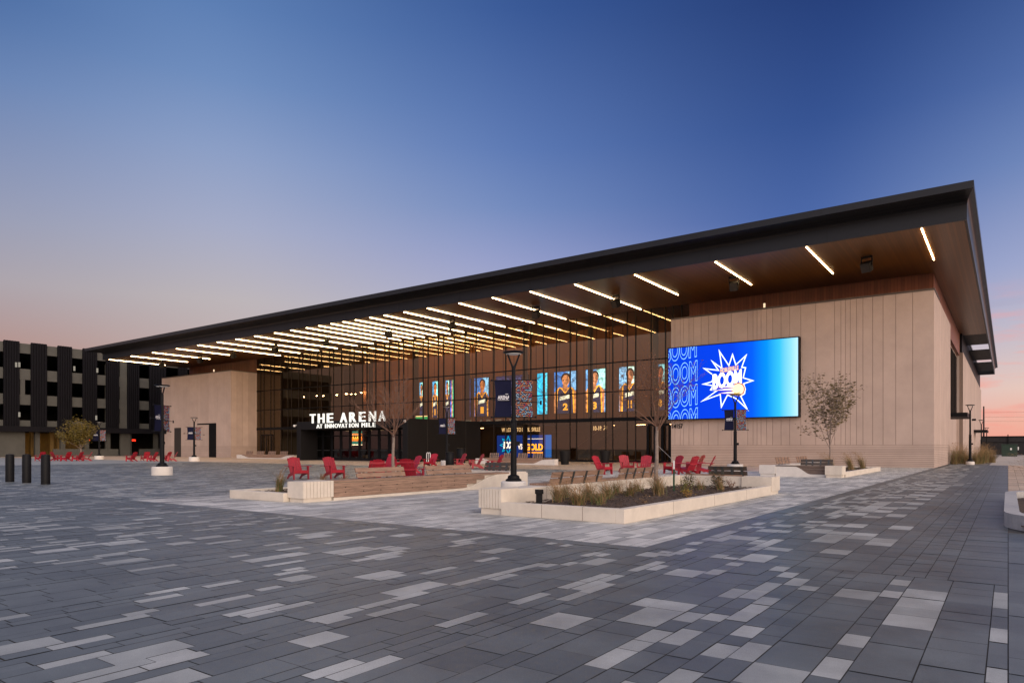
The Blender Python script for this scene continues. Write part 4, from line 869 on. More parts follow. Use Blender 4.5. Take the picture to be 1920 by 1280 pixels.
backrest(pl2, -15.9, -14.75, 20.2, 'x', 1, darkteak, z1=0.80)
mulchbed(pl2, -16.75, XB - 0.55, 10.72, 19.9, 0.13, 2)
# --- rear right planter
pl3 = tag(empty('planter', (-7.8, 39, 0)), 'small pale planter bench with a leafy tree standing before the right stone wall', 'planter', None)
YB3 = 33.7
b = MB(); grooved(b, -9.7, -8.95, YB3, YB3 + 0.6, 0.12, ZS + 0.02, 'y-', 8); b.build('end_block', pale, pl3, True)
b = MB(); grooved(b, -6.72, -6.0, YB3 - 0.25, YB3 + 0.55, 0.12, ZS + 0.03, 'y-', 8); b.build('end_block', cream, pl3, True)
b = MB(); b.box(-8.945, -6.725, YB3 + 0.1, YB3 + 0.6, 0, ZS - 0.02); pr = scurve(-8.1, -7.35, ZS - 0.03, 0.12)
b.prism([(-8.945, ZS - 0.03)] + pr + [(-6.725, 0.12), (-6.725, 0), (-8.945, 0)], lambda x, z: (x, YB3 + 0.03, z), lambda x, z: (x, YB3 + 0.099, z)); b.build('seat_wall', pale, pl3, True)
b = MB()
dteak2 = mat('grey_brown_timber', (0.13, 0.09, 0.07), 0.75, var=0.35, vscale=3, bump=0.3, bscale=20, stretch=(0.8, 9, 9))
for k in range(3):
    za = 0.125 + 0.12 * k; x_ = -8.1 + 0.75 * math.acos(max(-1, min(1, 2 * (za + 0.1 - 0.12) / 0.36 - 1))) / math.pi
    b.box(x_, -6.728, YB3 + 0.045, YB3 + 0.098, za, za + 0.114)
b.build('timber_front', dteak2, pl3, True)
b = MB(); b.box(-8.945, -6.725, YB3 + 0.02, YB3 + 0.6, ZS - 0.015, ZS + 0.02); b.build('timber_seat', dteak2, pl3, True)
backrest(pl3, -7.95, -6.55, YB3 + 0.55, 'x', 1, darkteak, z1=0.80)
b = MB(); b.box(-9.7, -9.2, YB3 + 0.61, 44.8, 0, ZS - 0.02); b.build('seat_wall', pale, pl3, True)
backrest(pl3, 36.0, 38.6, -9.5, 'y', -1, teak, z1=0.86); backrest(pl3, 40.2, 42.6, -9.5, 'y', -1, teak, z1=0.86)
b = MB(); b.box(-6.2, -6.0, YB3 + 0.56, 44.8, 0, 0.24); b.box(-9.2, -6.2, 44.6, 44.8, 0, 0.24); b.build('kerb', cream, pl3, True, bevel=0.008)
mulchbed(pl3, -9.2, -6.2, YB3 + 0.61, 44.6, 0.15, 3)
# --- planter at the right edge
pl4 = tag(empty('planter', (3, 18, 0)), 'pale grey granite kerbed planter bed with rounded corner at the right edge', 'planter', None)
def rrect(x0, x1, y0, y1, r, n=8):
    o = []
    for cx, cy, a in ((x0 + r, y0 + r, 180), (x1 - r, y0 + r, 270), (x1 - r, y1 - r, 0), (x0 + r, y1 - r, 90)):
        for k in range(n + 1): t = R(a + 90 * k / n); o.append((cx + r * math.cos(t), cy + r * math.sin(t)))
    return o
oq = rrect(-0.06, 7, 13.2, 22.5, 1.5); iq = rrect(0.16, 6.78, 13.42, 22.28, 1.3)
b = MB(); n = len(oq)
for k in range(n):
    j = (k + 1) % n
    b.quad((*oq[k], 0), (*oq[j], 0), (*oq[j], 0.25), (*oq[k], 0.25)); b.quad((*oq[k], 0.25), (*oq[j], 0.25), (*iq[j], 0.25), (*iq[k], 0.25)); b.quad((*iq[j], 0), (*iq[k], 0), (*iq[k], 0.25), (*iq[j], 0.25))
b.build('kerb', mat('granite_kerb', (0.40, 0.39, 0.38), 0.75, var=0.15, vscale=8), pl4, True, fix=False)
mulchbed(pl4, 0.45, 6.5, 13.8, 21.9, 0.12, 4)
b = MB(); b.quad((0.17,13.6,0.09),(6.7,13.6,0.09),(6.7,22.2,0.09),(0.17,22.2,0.09)); b.build('soil', mulchm, pl4, True)
# --- low benches before the glass
def fbench(px0, px1, Y, label, nback):
    a, c = XY(px0, Y), XY(px1, Y); L_ = c - a
    r = tag(empty('plaza_bench', ((a + c) / 2, Y, 0)), label, 'bench')
    s0 = scurve(a, a + min(2.2, L_ * 0.2), 0.42, 0.10)
    s1 = scurve(c - min(2.2, L_ * 0.2), c, 0.10, 0.42)
    b = MB(); b.prism([(a - 0.9, 0.46), (a, 0.46)] + s0 + s1 + [(c + 0.9, 0.46), (c + 0.9, 0), (a - 0.9, 0)], lambda x, z: (x, Y - 0.05, z), lambda x, z: (x, Y + 0.5, z)); b.build('concrete_base', pale, r, True)
    b = MB()
    for k in range(3): b.box(a + 0.25 + 0.5 * (2 - k) * 0.3, c - 0.25 - 0.5 * (2 - k) * 0.3, Y - 0.04, Y - 0.0, 0.12 + 0.12 * k, 0.23 + 0.12 * k)
    b.box(a - 0.3, c + 0.3, Y - 0.04, Y + 0.5, 0.47, 0.52); b.build('timber_seat', teakx, r, True)
    for k in range(nback):
        q = a + L_ * (0.12 + 0.72 * k / (nback - 1)); backrest(r, q - L_ * 0.075, q + L_ * 0.075, Y + 0.36, 'x', 1, teakx, z1=0.92)
    return r
fbench(452, 542, 50.5, 'timber bench with curved concrete ends in front of the left glass wall', 4)
fbench(908, 1022, 45.0, 'long timber bench with curved concrete ends below the blue lobby screen', 4)
b = 0
for p, t_, l_ in ((1059, 55.0, 'black tapered plant pot at the right end of the long timber bench'), (1134.5, 57.0, 'black tapered plant pot standing alone before the glass behind the red chairs')):
    r = tag(empty('plant_pot', W(p, t_)), l_, 'plant pot', 'black plant pots by the glass')
    b = MB(); b.lathe([(0.30, 0.0), (0.46, 1.05), (0.46, 1.10), (0.40, 1.10), (0.38, 0.95)]); b.build('pot', blackwall, r, smooth=True)
    b = MB(); b.lathe([(0.37, 0.94), (0.36, 0.96)]); b.build('soil', mulchm, r)
# ================================================================== red chairs
def chair():
    r = empty('lounge_chair', (0, 0, 0))
    def slab(mb, pts, x0, x1, th, nrm):   # extruded strip in the YZ plane
        n = len(pts)
        up = [(y + nrm[0] * th, z + nrm[1] * th) for y, z in pts]
        poly = pts + up[::-1]; mb.prism(poly, lambda y, z: (x0, y, z), lambda y, z: (x1, y, z))
    b = MB(); n = 5; W0 = 0.56
    for k in range(n):
        xa = -W0/2 + W0 * k / n + 0.005; xb = -W0/2 + W0 * (k + 1) / n - 0.005; xm = abs((xa + xb) / 2) / (W0/2)
        zt = 0.95 - 0.075 * xm ** 2
        f = (zt - 0.24) / 0.71; fl = 0.02 * (1 - xm ** 2)
        pts = [(0.10, 0.24), (0.10 + 0.36 * f, zt)]
        b.prism([(0.10 + fl, 0.24), (0.125 + fl, 0.235), (0.125 + fl + 0.36 * f, zt), (0.10 + fl + 0.36 * f, zt)], lambda y, z: (xa, y, z), lambda y, z: (xb, y, z))
    b.box(-W0/2, W0/2, 0.30, 0.33, 0.50, 0.58); b.box(-W0/2, W0/2, 0.425, 0.45, 0.78, 0.85)
    b.build('backrest', red, r)
    b = MB()
    for k in range(6):
        ya = -0.40 + 0.092 * k; za = 0.385 - 0.024 * k; b.prism([(ya, za), (ya + 0.084, za - 0.022), (ya + 0.084, za - 0.044), (ya, za - 0.022)], lambda y, z: (-0.27, y, z), lambda y, z: (0.27, y, z))
    b.prism([(-0.41, 0.26), (-0.39, 0.26), (-0.405, 0.388), (-0.425, 0.388)], lambda y, z: (-0.29, y, z), lambda y, z: (0.29, y, z))
    b.build('seat', red, r)
    for s in (-1, 1):
        xa, xb = sorted((s * 0.285, s * 0.425))
        b = MB(); b.prism([(-0.46, 0.555), (0.40, 0.545), (0.40, 0.568), (-0.46, 0.578)], lambda y, z: (xa, y, z), lambda y, z: (xb, y, z)); b.build('armrest', red, r, bevel=0.006)
        xa, xb = sorted((s * 0.31, s * 0.335))
        b = MB(); b.prism([(-0.42, 0.0), (-0.30, 0.0), (-0.22, 0.553), (-0.40, 0.553)], lambda y, z: (xa, y, z), lambda y, z: (xb, y, z)); b.build('leg', red, r)
        xa, xb = sorted((s * 0.275, s * 0.30))
        b = MB(); b.prism([(-0.40, 0.24), (-0.40, 0.35), (0.05, 0.26), (0.22, 0.22), (0.47, 0.0), (0.33, 0.0), (0.16, 0.11), (0.02, 0.14)], lambda y, z: (xa, y, z), lambda y, z: (xb, y, z)); b.build('leg', red, r)
    return r
ch0 = None
def place_chair(px, t, rel, label, group):
    global ch0
    if ch0 is None: ch0 = o = chair()
    else: o = copy_tree(ch0)
    p = W(px, t); o.location = p; o.rotation_euler = (0, 0, math.atan2(-p.x, p.y) + R(rel))
    tag(o, label, 'chair', group)
g1 = 'red lounge chairs by the left bench'; g2 = 'red lounge chairs behind the front planter'; g3 = 'red lounge chairs far left'
for a in [
 (558, 29.6, 24, 'red slatted lounge chair facing the camera, leftmost of those behind the timber bench', g1),
 (625, 30.2, 30, 'red slatted lounge chair beside the leftmost one, turned slightly right, its legs fully in view', g1),
 (697, 24.3, 205, 'red lounge chair seen from behind over the left timber backrest', g1),
 (721, 34.0, -50, 'dark red lounge chair just left of the bare tree trunk, turned left', g1),
 (742, 46.0, 45, 'red lounge chair partly behind the bare tree trunk, turned right', g1),
 (771, 35.0, -60, 'small mauve looking red chair behind the one with its back turned', g1),
 (772, 25.8, 155, 'bright red lounge chair with its back to the camera, just right of the tree trunk', g1),
 (808, 47.5, -35, 'red lounge chair standing left of the black litter bin', g1),
 (861, 48.0, -62, 'red lounge chair directly right of the black litter bin, facing left', g1),
 (893, 44.5, -72, 'red lounge chair between the litter bin and the tall lamp post, facing left', g1),
 (928, 41.0, -112, 'bright red lounge chair nearest the tall lamp post, seen from the side', g1),
 (1129, 35.0, 55, 'pink red lounge chair leaning left, leftmost of the group right of the lamp post', g2),
 (1174, 38.0, 20, 'red lounge chair facing the camera, second in the group behind the front planter', g2),
 (1209, 36.0, -12, 'red lounge chair just left of the russet tree trunk, facing the camera', g2),
 (1263, 36.0, -48, 'red lounge chair behind the green stake, facing left', g2),
 (1291, 34.2, -128, 'bright red lounge chair with its back partly turned, in front of another red chair', g2),
 (1304, 38.0, -68, 'red lounge chair half hidden behind the bright red one', g2),
 (1323, 34.8, -97, 'red lounge chair seen edge-on, rightmost of all the red chairs', g2),
 (76, 70.0, -150, 'red lounge chair behind the bollards, leftmost of all the red chairs', g3),
 (105, 71.0, 120, 'red lounge chair under the yellow tree with its arms facing left', g3),
 (124, 69.0, -140, 'red lounge chair under the yellow tree, back turned, left of the trunk', g3),
 (146, 69.5, -125, 'red lounge chair under the yellow tree, right of the trunk', g3),
 (163, 70.5, -100, 'red lounge chair tilted to the right, beside the far lamp post on the left', g3),
 (247, 68.0, -130, 'red lounge chair, leftmost of the five around the lamp post with the large base', g3),
 (273, 70.5, -160, 'red lounge chair, second of the five left of the lamp post with the large base', g3),
 (286, 68.0, -120, 'red lounge chair partly hidden just left of the lamp post with the large base', g3),
 (312, 70.0, -130, 'red lounge chair directly right of the lamp post with the large base', g3),
 (323, 68.5, -95, 'red lounge chair seen edge-on before the corner of the left stone block', g3)]: place_chair(*a)
# ================================================================== lamp posts
bfab = navy
confm = []
for c in ((0.016,0.020,0.055),(0.45,0.16,0.03),(0.42,0.03,0.025),(0.22,0.36,0.46)):
    confm.append(mat('banner_print', c, 0.75))
arena_white = mat('banner_white_print', (0.65, 0.65, 0.68), 0.7)
def lamp(name, loc, h, label, group, yaw, base_h=0.42, base_r=0.45, banners=True, arms=True, s=1.0):
    r = tag(empty(name, loc, yaw), label, 'lamp post', group)
    b = MB(); b.lathe([(base_r, 0), (base_r, base_h - 0.04), (base_r - 0.04, base_h)], 32); b.build('concrete_base', pale, r, smooth=True)
    b = MB(); b.lathe([(0.25*s, base_h + 0.002), (0.25*s, base_h + 0.05), (0.19*s, base_h + 0.09), (0.18*s, base_h + 0.16), (0.11*s, base_h + 0.2)], 24); b.build('flange', black, r, smooth=True)
    zm = base_h + (h - base_h) * 0.46; zt = h - 0.46
    b = MB(); b.tube((0,0,base_h + 0.1), (0,0,zm), 0.098*s, 0.092*s, 20); b.tube((0,0,zm + 0.001), (0,0,zm + 0.05), 0.11*s, 0.085*s, 20); b.tube((0,0,zm + 0.05), (0,0,zt), 0.066*s, 0.062*s, 20); b.build('pole', black, r, smooth=True)
    b = MB()
    for sd in (-1, 1): b.tube((sd*0.03, 0, zt - 0.05), (sd*0.19*s, 0, h - 0.07), 0.035*s, 0.022*s, 8)
    b.build('yoke', black, r, smooth=True)
    b = MB(); b.lathe([(0.20*s, h - 0.085), (0.30*s, h - 0.055), (0.33*s, h - 0.03), (0.30*s, h - 0.008), (0.05, h)], 28); hd = b.build('lamp_head', black, r, smooth=True)
    b = MB(); b.lathe([(0.24*s, h - 0.092), (0.24*s, h - 0.08)], 24); b.build('lens', white, hd)
    b = MB(); b.box(-0.05, 0.05, -0.19, -0.08, zm - 0.25, zm - 0.05); b.box(0.08, 0.2, -0.04, 0.04, zm - 0.75, zm - 0.62); b.build('control_box', black, r)
    if banners:
        z0, z1 = h - 2.05*s, h - 0.90*s
        for sd in (-1, 1):
            b = MB(); n = 8; x0, x1 = 0.075 * sd, 0.60 * s * sd
            def Xc(u, v): # gentle pull-in along the free edge
                return x0 + (x1 - x0) * u * (1 - 0.06 * math.sin(math.pi * v))
            def Yc(u, v): return 0.035 * math.sin(math.pi * u) * math.sin(math.pi * v)
            for i in range(n):
                for j in range(n):
                    q = [(i/n, j/n), ((i+1)/n, j/n), ((i+1)/n, (j+1)/n), (i/n, (j+1)/n)]
                    b.quad(*[(Xc(u, v), Yc(u, v) - 0.002, z0 + (z1 - z0) * v) for u, v in q]); b.quad(*[(Xc(u, v), Yc(u, v) + 0.002, z0 + (z1 - z0) * v) for u, v in q][::-1])
            bn = b.build('banner', confm[0] if sd > 0 else navy, r, smooth=True, fix=False)
            for z in (z0, z1):
                k = MB(); k.tube((0.06*sd, 0, z), (0.68*s*sd, 0, z), 0.016, 0.014, 8); k.lathe([(0.012, -0.03), (0.032, -0.02), (0.032, 0.02), (0.012, 0.03)], 10, (0.69*s*sd, 0, z)); k.build('banner_arm', black, r)
            if sd > 0:
                rn = random.Random(11); k = MB()
                for i in range(9):
                    for j in range(17):
                        u, v = (i + 0.5 + rn.uniform(-.25, .25)) / 9, (j + 0.5 + rn.uniform(-.2, .2)) / 17; an = rn.choice([0.9, -0.9, 0.15]); mi = rn.choice([1, 2, 3, 3, 1]); l_, w_ = 0.034*s, 0.010*s
                        c = Vector((Xc(u, v), 0, z0 + (z1-z0) * v)); d = Vector((math.cos(an), 0, math.sin(an))); e_ = Vector((-d.z, 0, d.x)); yy = Yc(u, v)
                        for off in (-0.008, 0.008): k.quad(*[tuple(c + d*a*l_ + e_*b_*w_ + Vector((0, yy + off, 0))) for a, b_ in ((-1,-1),(1,-1),(1,1),(-1,1))], mi=mi)
                k.build('banner_print', confm, bn, fix=False)
            else:
                me = letters('banner_lettering', 'ARENA', arena_white, -0.50*s, -0.12*s, z0 + 0.56*s, z0 + 0.68*s, Yc(.5, .5) - 0.022, bn, False, bold=0.03, ext=0.0)
                k = MB(); k.box(-0.26*s, -0.14*s, -0.02 + 0.036, -0.018 + 0.036, z0 + 0.715*s, z0 + 0.73*s); k.box(-0.49*s, -0.14*s, -0.024 , -0.022, z0 + 0.525*s, z0 + 0.535*s); k.build('banner_rule', arena_white, bn)
    if arms:
        z = h - 1.48*s
        b = MB(); b.tube((-0.85*s, 0.03, z), (0.85*s, -0.03, z - 0.12), 0.012, 0.012, 6); 
        for sd in (-1, 1): b.tube((sd*0.85*s, -0.03*sd, z - 0.06 - 0.06*sd - 0.07), (sd*0.85*s, -0.03*sd, z - 0.06 - 0.06*sd + 0.06), 0.03, 0.03, 8)
        b.build('cross_arm', black, r)
def face(p): return math.atan2(-p.x, p.y)
gl_ = 'black plaza lamp posts'
p = W(963, 21.4); lamp('lamp_post', p, 4.35, 'tall black lamp post with two banners, nearest the camera, by the timber bench', gl_, face(p) + R(-4), 0.31, 0.40)
p = W(304, 33.9); lamp('lamp_post', p, 4.45, 'black lamp post on a large pale concrete base, at the left', gl_, face(p) + R(60), 0.42, 0.48, s=1.12)
p = W(364, 69.0); lamp('lamp_post', p, 4.4, 'far black lamp post with banners in front of the left stone block', gl_, face(p) + R(15), 0.42, 0.5, s=1.1)
p = W(838, 50.3); lamp('lamp_post', p, 4.4, 'black lamp post with two banners in front of the black entrance wall', gl_, face(p), 0.42, 0.45)
p = W(1378.5, 39.0); lamp('lamp_post', p, 4.4, 'black lamp post with two banners standing before the blue video board', gl_, face(p), 0.42, 0.44, arms=False)
p = W(186, 80.0); lamp('lamp_post', p, 4.4, 'dark lamp post with one banner right of the yellow tree by the garage', gl_, face(p), 0.42, 0.5, arms=False, s=1.1)
p = W(1819, 55.0); lamp('lamp_post', p, 4.8, 'black lamp post without banners in the grass bed by the canopy', gl_, face(p), 0.25, 0.3, False, False)
p = W(1840, 75.0); lamp('lamp_post', p, 4.4, 'slender black lamp post hugging the far end of the side wall', gl_, face(p), 0.25, 0.3, False, False, 0.9)
p = W(1850, 104.0); lamp('lamp_post', p, 4.4, 'farthest small lamp post in front of the dark fence', gl_, face(p), 0.25, 0.3, False, False)
# ================================================================== bollards, bins, racks
b0 = None
for p, t_, l_ in ((18.5, 27.2, 'black cylindrical bollard, leftmost of the three'), (50, 26.3, 'black cylindrical bollard in the middle of the three, with a yellow chain cap'), (85.5, 25.4, 'black cylindrical bollard, rightmost of the three')):
    b = MB(); b.lathe([(0.15, 0), (0.15, 1.04), (0.13, 1.09), (0.04, 1.10)], 24); o = b.build('bollard', black, smooth=True); o.location = W(p, t_)
    tag(o, l_, 'bollard', 'three black bollards')
def bin_(p, t_, h, r_, l_):
    r = tag(empty('litter_bin', W(p, t_)), l_, 'litter bin', 'black litter bins')
    b = MB(); b.lathe([(r_ * 0.92, 0.0), (r_, 0.05), (r_, h - 0.16), (r_ * 0.98, h - 0.15)], 28); b.build('body', black, r, smooth=True)
    b = MB(); b.lathe([(r_ * 1.05, h - 0.148), (r_ * 1.05, h - 0.04), (r_ * 0.8, h)], 28); b.build('lid', black, r, smooth=True)
bin_(843.3, 47.2, 1.08, 0.29, 'black cylindrical litter bin among the red chairs')
bin_(864.5, 62.0, 1.32, 0.40, 'black litter bin with a bronze lid against the black wall')
rk = tag(empty('bike_rack', W(802, 56)), 'pale bent pipe rack by the black wall', 'bike rack')
b = MB()
for q in (0.0, 0.2):
    pts_ = [(-0.12 + q, 0, 0), (-0.12 + q, 0, 0.85)] + [(-0.02 + q - 0.1 * math.cos(k * math.pi / 6), 0, 0.85 + 0.1 * math.sin(k * math.pi / 6)) for k in range(7)] + [(0.08 + q, 0, 0.45)]
    for a, c in zip(pts_[:-1], pts_[1:]): b.tube(a, c, 0.03, 0.03, 8)
b.build('pipe', white, rk, smooth=True)
bl = tag(empty('bollard_light', W(1011, 13.85, 0.16)), 'low black box light standing in the mulch at the left end of the front planter', 'garden light')
b = MB(); b.box(-0.065, 0.065, -0.05, 0.05, 0, 0.26); b.build('body', black, bl, bevel=0.005)
b = MB(); b.box(-0.085, 0.085, -0.075, 0.05, 0.262, 0.35); b.build('head', black, bl, bevel=0.005)
bl.rotation_euler = (0, 0, R(35))
# stake and guy wire
ps = W(1263.5, 17.6, 0.18)
st = tag(empty('tree_stake', ps), 'green metal stake with a white tip and a guy wire to the russet tree', 'stake')
b = MB(); b.box(-0.022, 0.022, -0.006, 0.006, 0, 0.62); b.box(-0.005, 0.005, -0.02, 0.02, 0, 0.62); b.build('post', mat('green_steel', (0.02, 0.07, 0.035), 0.5), st)
b = MB(); b.box(-0.022, 0.022, -0.007, 0.007, 0.621, 0.84); b.build('tip', white, st)
# ================================================================== trees
def branching(seed, h_trunk, height, spread, r0, levels, kidsn, twig, lean=0.0, leaf=None, nleaf=0):
    rn = random.Random(seed); tr_ = MB(); br = MB(); tips = []
    p = Vector((0, 0, 0)); n = 6; pts_ = [p.copy()]
    for k in range(n): p = p + Vector((rn.uniform(-.02, .02) + lean / n, rn.uniform(-.02, .02), h_trunk / n)); pts_.append(p.copy())
    for k in range(n): tr_.tube(pts_[k], pts_[k+1], r0 * (1 - 0.35 * k / n) * (1.25 if k == 0 else 1), r0 * (1 - 0.35 * (k+1) / n), 10, cap=False)
    def grow(p, d, ln, r, lv):
        segs = 3 if lv > 1 else 2
        for k in range(segs):
            nd = (d + Vector((rn.uniform(-1, 1), rn.uniform(-1, 1), rn.uniform(-.3, .9))) * 0.13).normalized(); q = p + nd * (ln / segs); r2 = r * (0.8 if k < segs - 1 else 0.7)
            br.tube(p, q, r, r2, 5 if r > 0.008 else 3, cap=False); p, d, r = q, nd, r2
            if lv <= 2: tips.append((p.copy(), d.copy()))
            if lv > 0 and k < segs - 1 and rn.random() < 0.75:
                sd = (d + Vector((rn.uniform(-1, 1), rn.uniform(-1, 1), rn.uniform(-.15, .5))) * 0.85).normalized(); grow(p, sd, ln * rn.uniform(.45, .7), max(r * 0.6, twig), lv - 1)
        if lv > 0:
            for _ in range(2):
                sd = (d + Vector((rn.uniform(-1, 1), rn.uniform(-1, 1), rn.uniform(-.1, .5))) * 0.55).normalized(); grow(p, sd, ln * rn.uniform(.55, .8), max(r * 0.75, twig), lv - 1)
    H = height - h_trunk
    for k in range(kidsn):
        a = 2 * math.pi * k / kidsn + rn.uniform(-.4, .4); el = rn.uniform(0.5, 1.15) if k else 1.5; base = pts_[-1] if k < 4 else pts_[-2].lerp(pts_[-1], rn.random())
        d = Vector((math.cos(a) * math.cos(el) * spread, math.sin(a) * math.cos(el) * spread, math.sin(el))).normalized()
        grow(base, d, H * rn.uniform(.38, .5), r0 * rn.uniform(.34, .5), levels)
    d = Vector((0.05, 0, 1)); grow(pts_[-1], d, H * 0.5, r0 * 0.55, levels)
    mz = max(v[2] for v in br.v); f = H / (mz - h_trunk)
    sc_ = lambda v: (v[0] * f, v[1] * f, h_trunk + (v[2] - h_trunk) * f) if v[2] > h_trunk * 0.5 else v
    return tr_, br, [(Vector(sc_(t)), d) for t, d in tips], sc_
def leaves(tips, n, size, seed, jit, droop=0.0):
    rn = random.Random(seed); b = MB()
    for _ in range(n):
        p, d = rn.choice(tips); p = p + Vector((rn.gauss(0, jit), rn.gauss(0, jit), rn.gauss(0, jit) - droop)); s = size * rn.uniform(.6, 1.3)
        M_ = Matrix.Translation(p) @ Matrix.Rotation(rn.uniform(0, 6.28), 4, 'Z') @ Matrix.Rotation(rn.uniform(-1.4, 1.4), 4, 'X')
        b.quad(*[tuple(M_ @ Vector(q)) for q in ((-s, 0, 0), (-s*.2, -s*.45, .1*s), (s, 0, 0), (-s*.2, s*.45, .1*s))])
    return b
def tree(name, loc, label, seed, ht, h, spread, r0, lv, kn, twig=0.004, leafmat=None, nl=0, lsize=0.04, jit=0.05, tm=None, droop=0.0, lean=0.0):
    r = tag(empty(name, loc, random.Random(seed).uniform(0, 6)), label, 'tree')
    t, b, tips, f = branching(seed, ht, h, spread, r0, lv, kn, twig, lean); b.v = [f(v) for v in b.v]
    t.build('trunk', barkm, r, smooth=True, fix=False); b.build('branches', tm or twigm, r, fix=False)
    if leafmat: leaves(tips, nl, lsize, seed + 1, jit, droop).build('crown', leafmat, r, fix=False)
    return r
tree('bare_tree', W(737, 21.3, 0.14), 'bare leafless tree with a wide twiggy crown in the left planter, before the entrance sign', 4, 1.62, 3.75, 1.1, 0.058, 4, 7, 0.0052)
tree('bare_tree', W(1230, 17.6, 0.17), 'slender bare tree with a few russet leaves in the front planter, held by a wire', 9, 1.72, 4.0, 0.8, 0.058, 4, 8, 0.0042, leafb, 700, 0.028, 0.02)
tree('leafy_tree', W(1555, 35.6, 0.16), 'small tree with sparse olive leaves before the right stone wall', 15, 1.25, 5.15, 0.34, 0.05, 3, 9, 0.009, leafg, 1700, 0.088, 0.13, barkm)
tree('autumn_tree', W(152, 79, 0.0), 'round yellow green tree in front of the parking garage', 21, 1.3, 4.7, 0.66, 0.10, 3, 10, 0.012, leafy, 7000, 0.11, 0.19, barkm)
# guy wire
b = MB(); tp_ = W(1230, 17.6, 1.45); b.tube(Vector((0, 0, 0.83)), Vector(tp_) - Vector(ps), 0.004, 0.004, 5); b.build('guy_wire', mat('wire', (0.5, 0.5, 0.5), 0.4, 0.6), st)
# ================================================================== grasses and shrubs
def grass(loc, h, w_, n, seed, label, tall=0.3, droop=0.5, name='ornamental_grass', wind=(0.25, 0.0)):
    rn = random.Random(seed); g_ = MB(); s_ = MB()
    r = tag(empty(name, loc), label, 'ornamental grass', 'ornamental grasses')
    for k in range(n):
        a = rn.uniform(0, 6.283); out_ = rn.uniform(.1, 1.0) * w_; ht = h * rn.uniform(.45, 1.0); tl = rn.random() < tall
        if tl: ht *= 1.35; out_ *= 1.2
        bx_, by_ = rn.gauss(0, w_ * 0.13), rn.gauss(0, w_ * 0.13); dx_, dy_ = math.cos(a) * out_ + wind[0] * ht, math.sin(a) * out_ + wind[1] * ht
        prev = Vector((bx_, by_, 0)); m_ = s_ if tl or rn.random() < 0.35 else g_; wd_ = 0.0058 if not tl else 0.0042; sv = Vector((-math.sin(a), math.cos(a), 0))
        K = 5
        for j in range(1, K + 1):
            u = j / K; q = Vector((bx_ + dx_ * u ** 1.6, by_ + dy_ * u ** 1.6, ht * (u - droop * 0.45 * u ** 3)))
            w0 = wd_ * (1 - (j - 1) / K * .8); w1 = wd_ * (1 - u * .8)
            m_.quad(tuple(prev - sv * w0), tuple(prev + sv * w0), tuple(q + sv * w1), tuple(q - sv * w1)); prev_d = q - prev; prev = q
        if tl and rn.random() < 0.7:
            d = prev_d.normalized()
            for e_ in range(9):
                c = prev - d * (e_ * 0.014); o_ = Vector((rn.gauss(0, .008), rn.gauss(0, .008), rn.gauss(0, .008))); s_.quad(tuple(c + o_), tuple(c + o_ + d * .03 + sv * .004), tuple(c + o_ + d * .04), tuple(c + o_ + d * .03 - sv * .004))
    g_.build('blades', grassg, r, fix=False); s_.build('seed_stems', grassb, r, fix=False)
def gz(px, py, z): t_ = (CAMZ - z) * FOC / (py - HOR); return W(px, t_, z)
pzm = 0.18
GR = [
 (1047, 942, .42, .20, 160, 'straw and green grass clump beside the low black garden light'),
 (1083, 950, .38, .26, 190, 'orange tinged grass clump leaning left, second in the front planter'),
 (1104, 941, .44, .22, 170, 'green and straw grass clump in the middle left of the front planter'),
 (1140, 938, .42, .22, 150, 'wispy brown grass clump in the middle of the front planter'),
 (1180, 934, .36, .20, 160, 'small bright green grass clump in the middle of the front planter'),
 (1236, 932, .52, .22, 230, 'dense arching green grass clump at the foot of the russet tree'),
 (1352, 921, .42, .18, 110, 'straw coloured plume leaning left near the dark shrub'),
 (1062, 936, .42, .26, 110, 'wispy straw grass against the cream seat wall, behind the leftmost clump'),
 (1098, 930, .40, .26, 110, 'pale straw grass against the seat wall, left of the middle'),
 (1124, 946, .34, .26, 120, 'spreading brown grass in the centre front of the planter'),
 (1158, 929, .44, .28, 120, 'tall feathery grass against the seat wall, under the second backrest'),
 (1196, 926, .40, .26, 110, 'feathery straw grass just left of the russet tree'),
 (1313, 920, .34, .24, 90, 'thin straw grass between the lime shrub and the dark shrub'),
]
for i, (px_, py, h_, w_, n_, l_) in enumerate(GR): grass(gz(px_, py, pzm), h_ * 1.2, w_ * 1.7, int(n_ * 1.5), 100 + i, l_, tall=.45, droop=.7, wind=(-0.25 if i != 4 else .1, .12))
for i, (X_, Y_, h_, l_) in enumerate([(-16.05, 11.4, .66, 'green arching grass clump at the left tip of the timber faced planter'), (-15.2, 12.9, .5, 'wispy straw grass behind the grooved end block of the timber faced planter'), (-15.4, 14.0, .5, 'straw grass below the two red chairs behind the timber bench'), (-16.3, 13.0, .45, 'thin straw grass at the rear edge of the timber faced planter')]):
    grass(Vector((X_, Y_, 0.14)), h_, .3, 210 if i == 0 else 90, 140 + i, l_, tall=.3 if i == 0 else .8)
for i, (X_, Y_, l_) in enumerate([(-6.9, 36.0, 'straw grass just right of the small leafy tree'), (-6.6, 39.2, 'straw grass in the middle of the rear planter'), (-6.5, 42.0, 'straw grass at the right end of the rear planter')]):
    grass(Vector((X_, Y_, 0.16)), .95, .5, 260, 160 + i, l_, tall=.5, wind=(-.3, 0))
rn = random.Random(8); sides = ['at the corner of the stone wall', 'in front of the side door', 'under the black door canopy', 'left of the canopy lamp post', 'right of the canopy lamp post', 'in the golden patch by the path', 'at the far end of the golden bed', 'beside the slender lamp post', 'at the tip of the golden bed by the path', 'nearest the path edge']
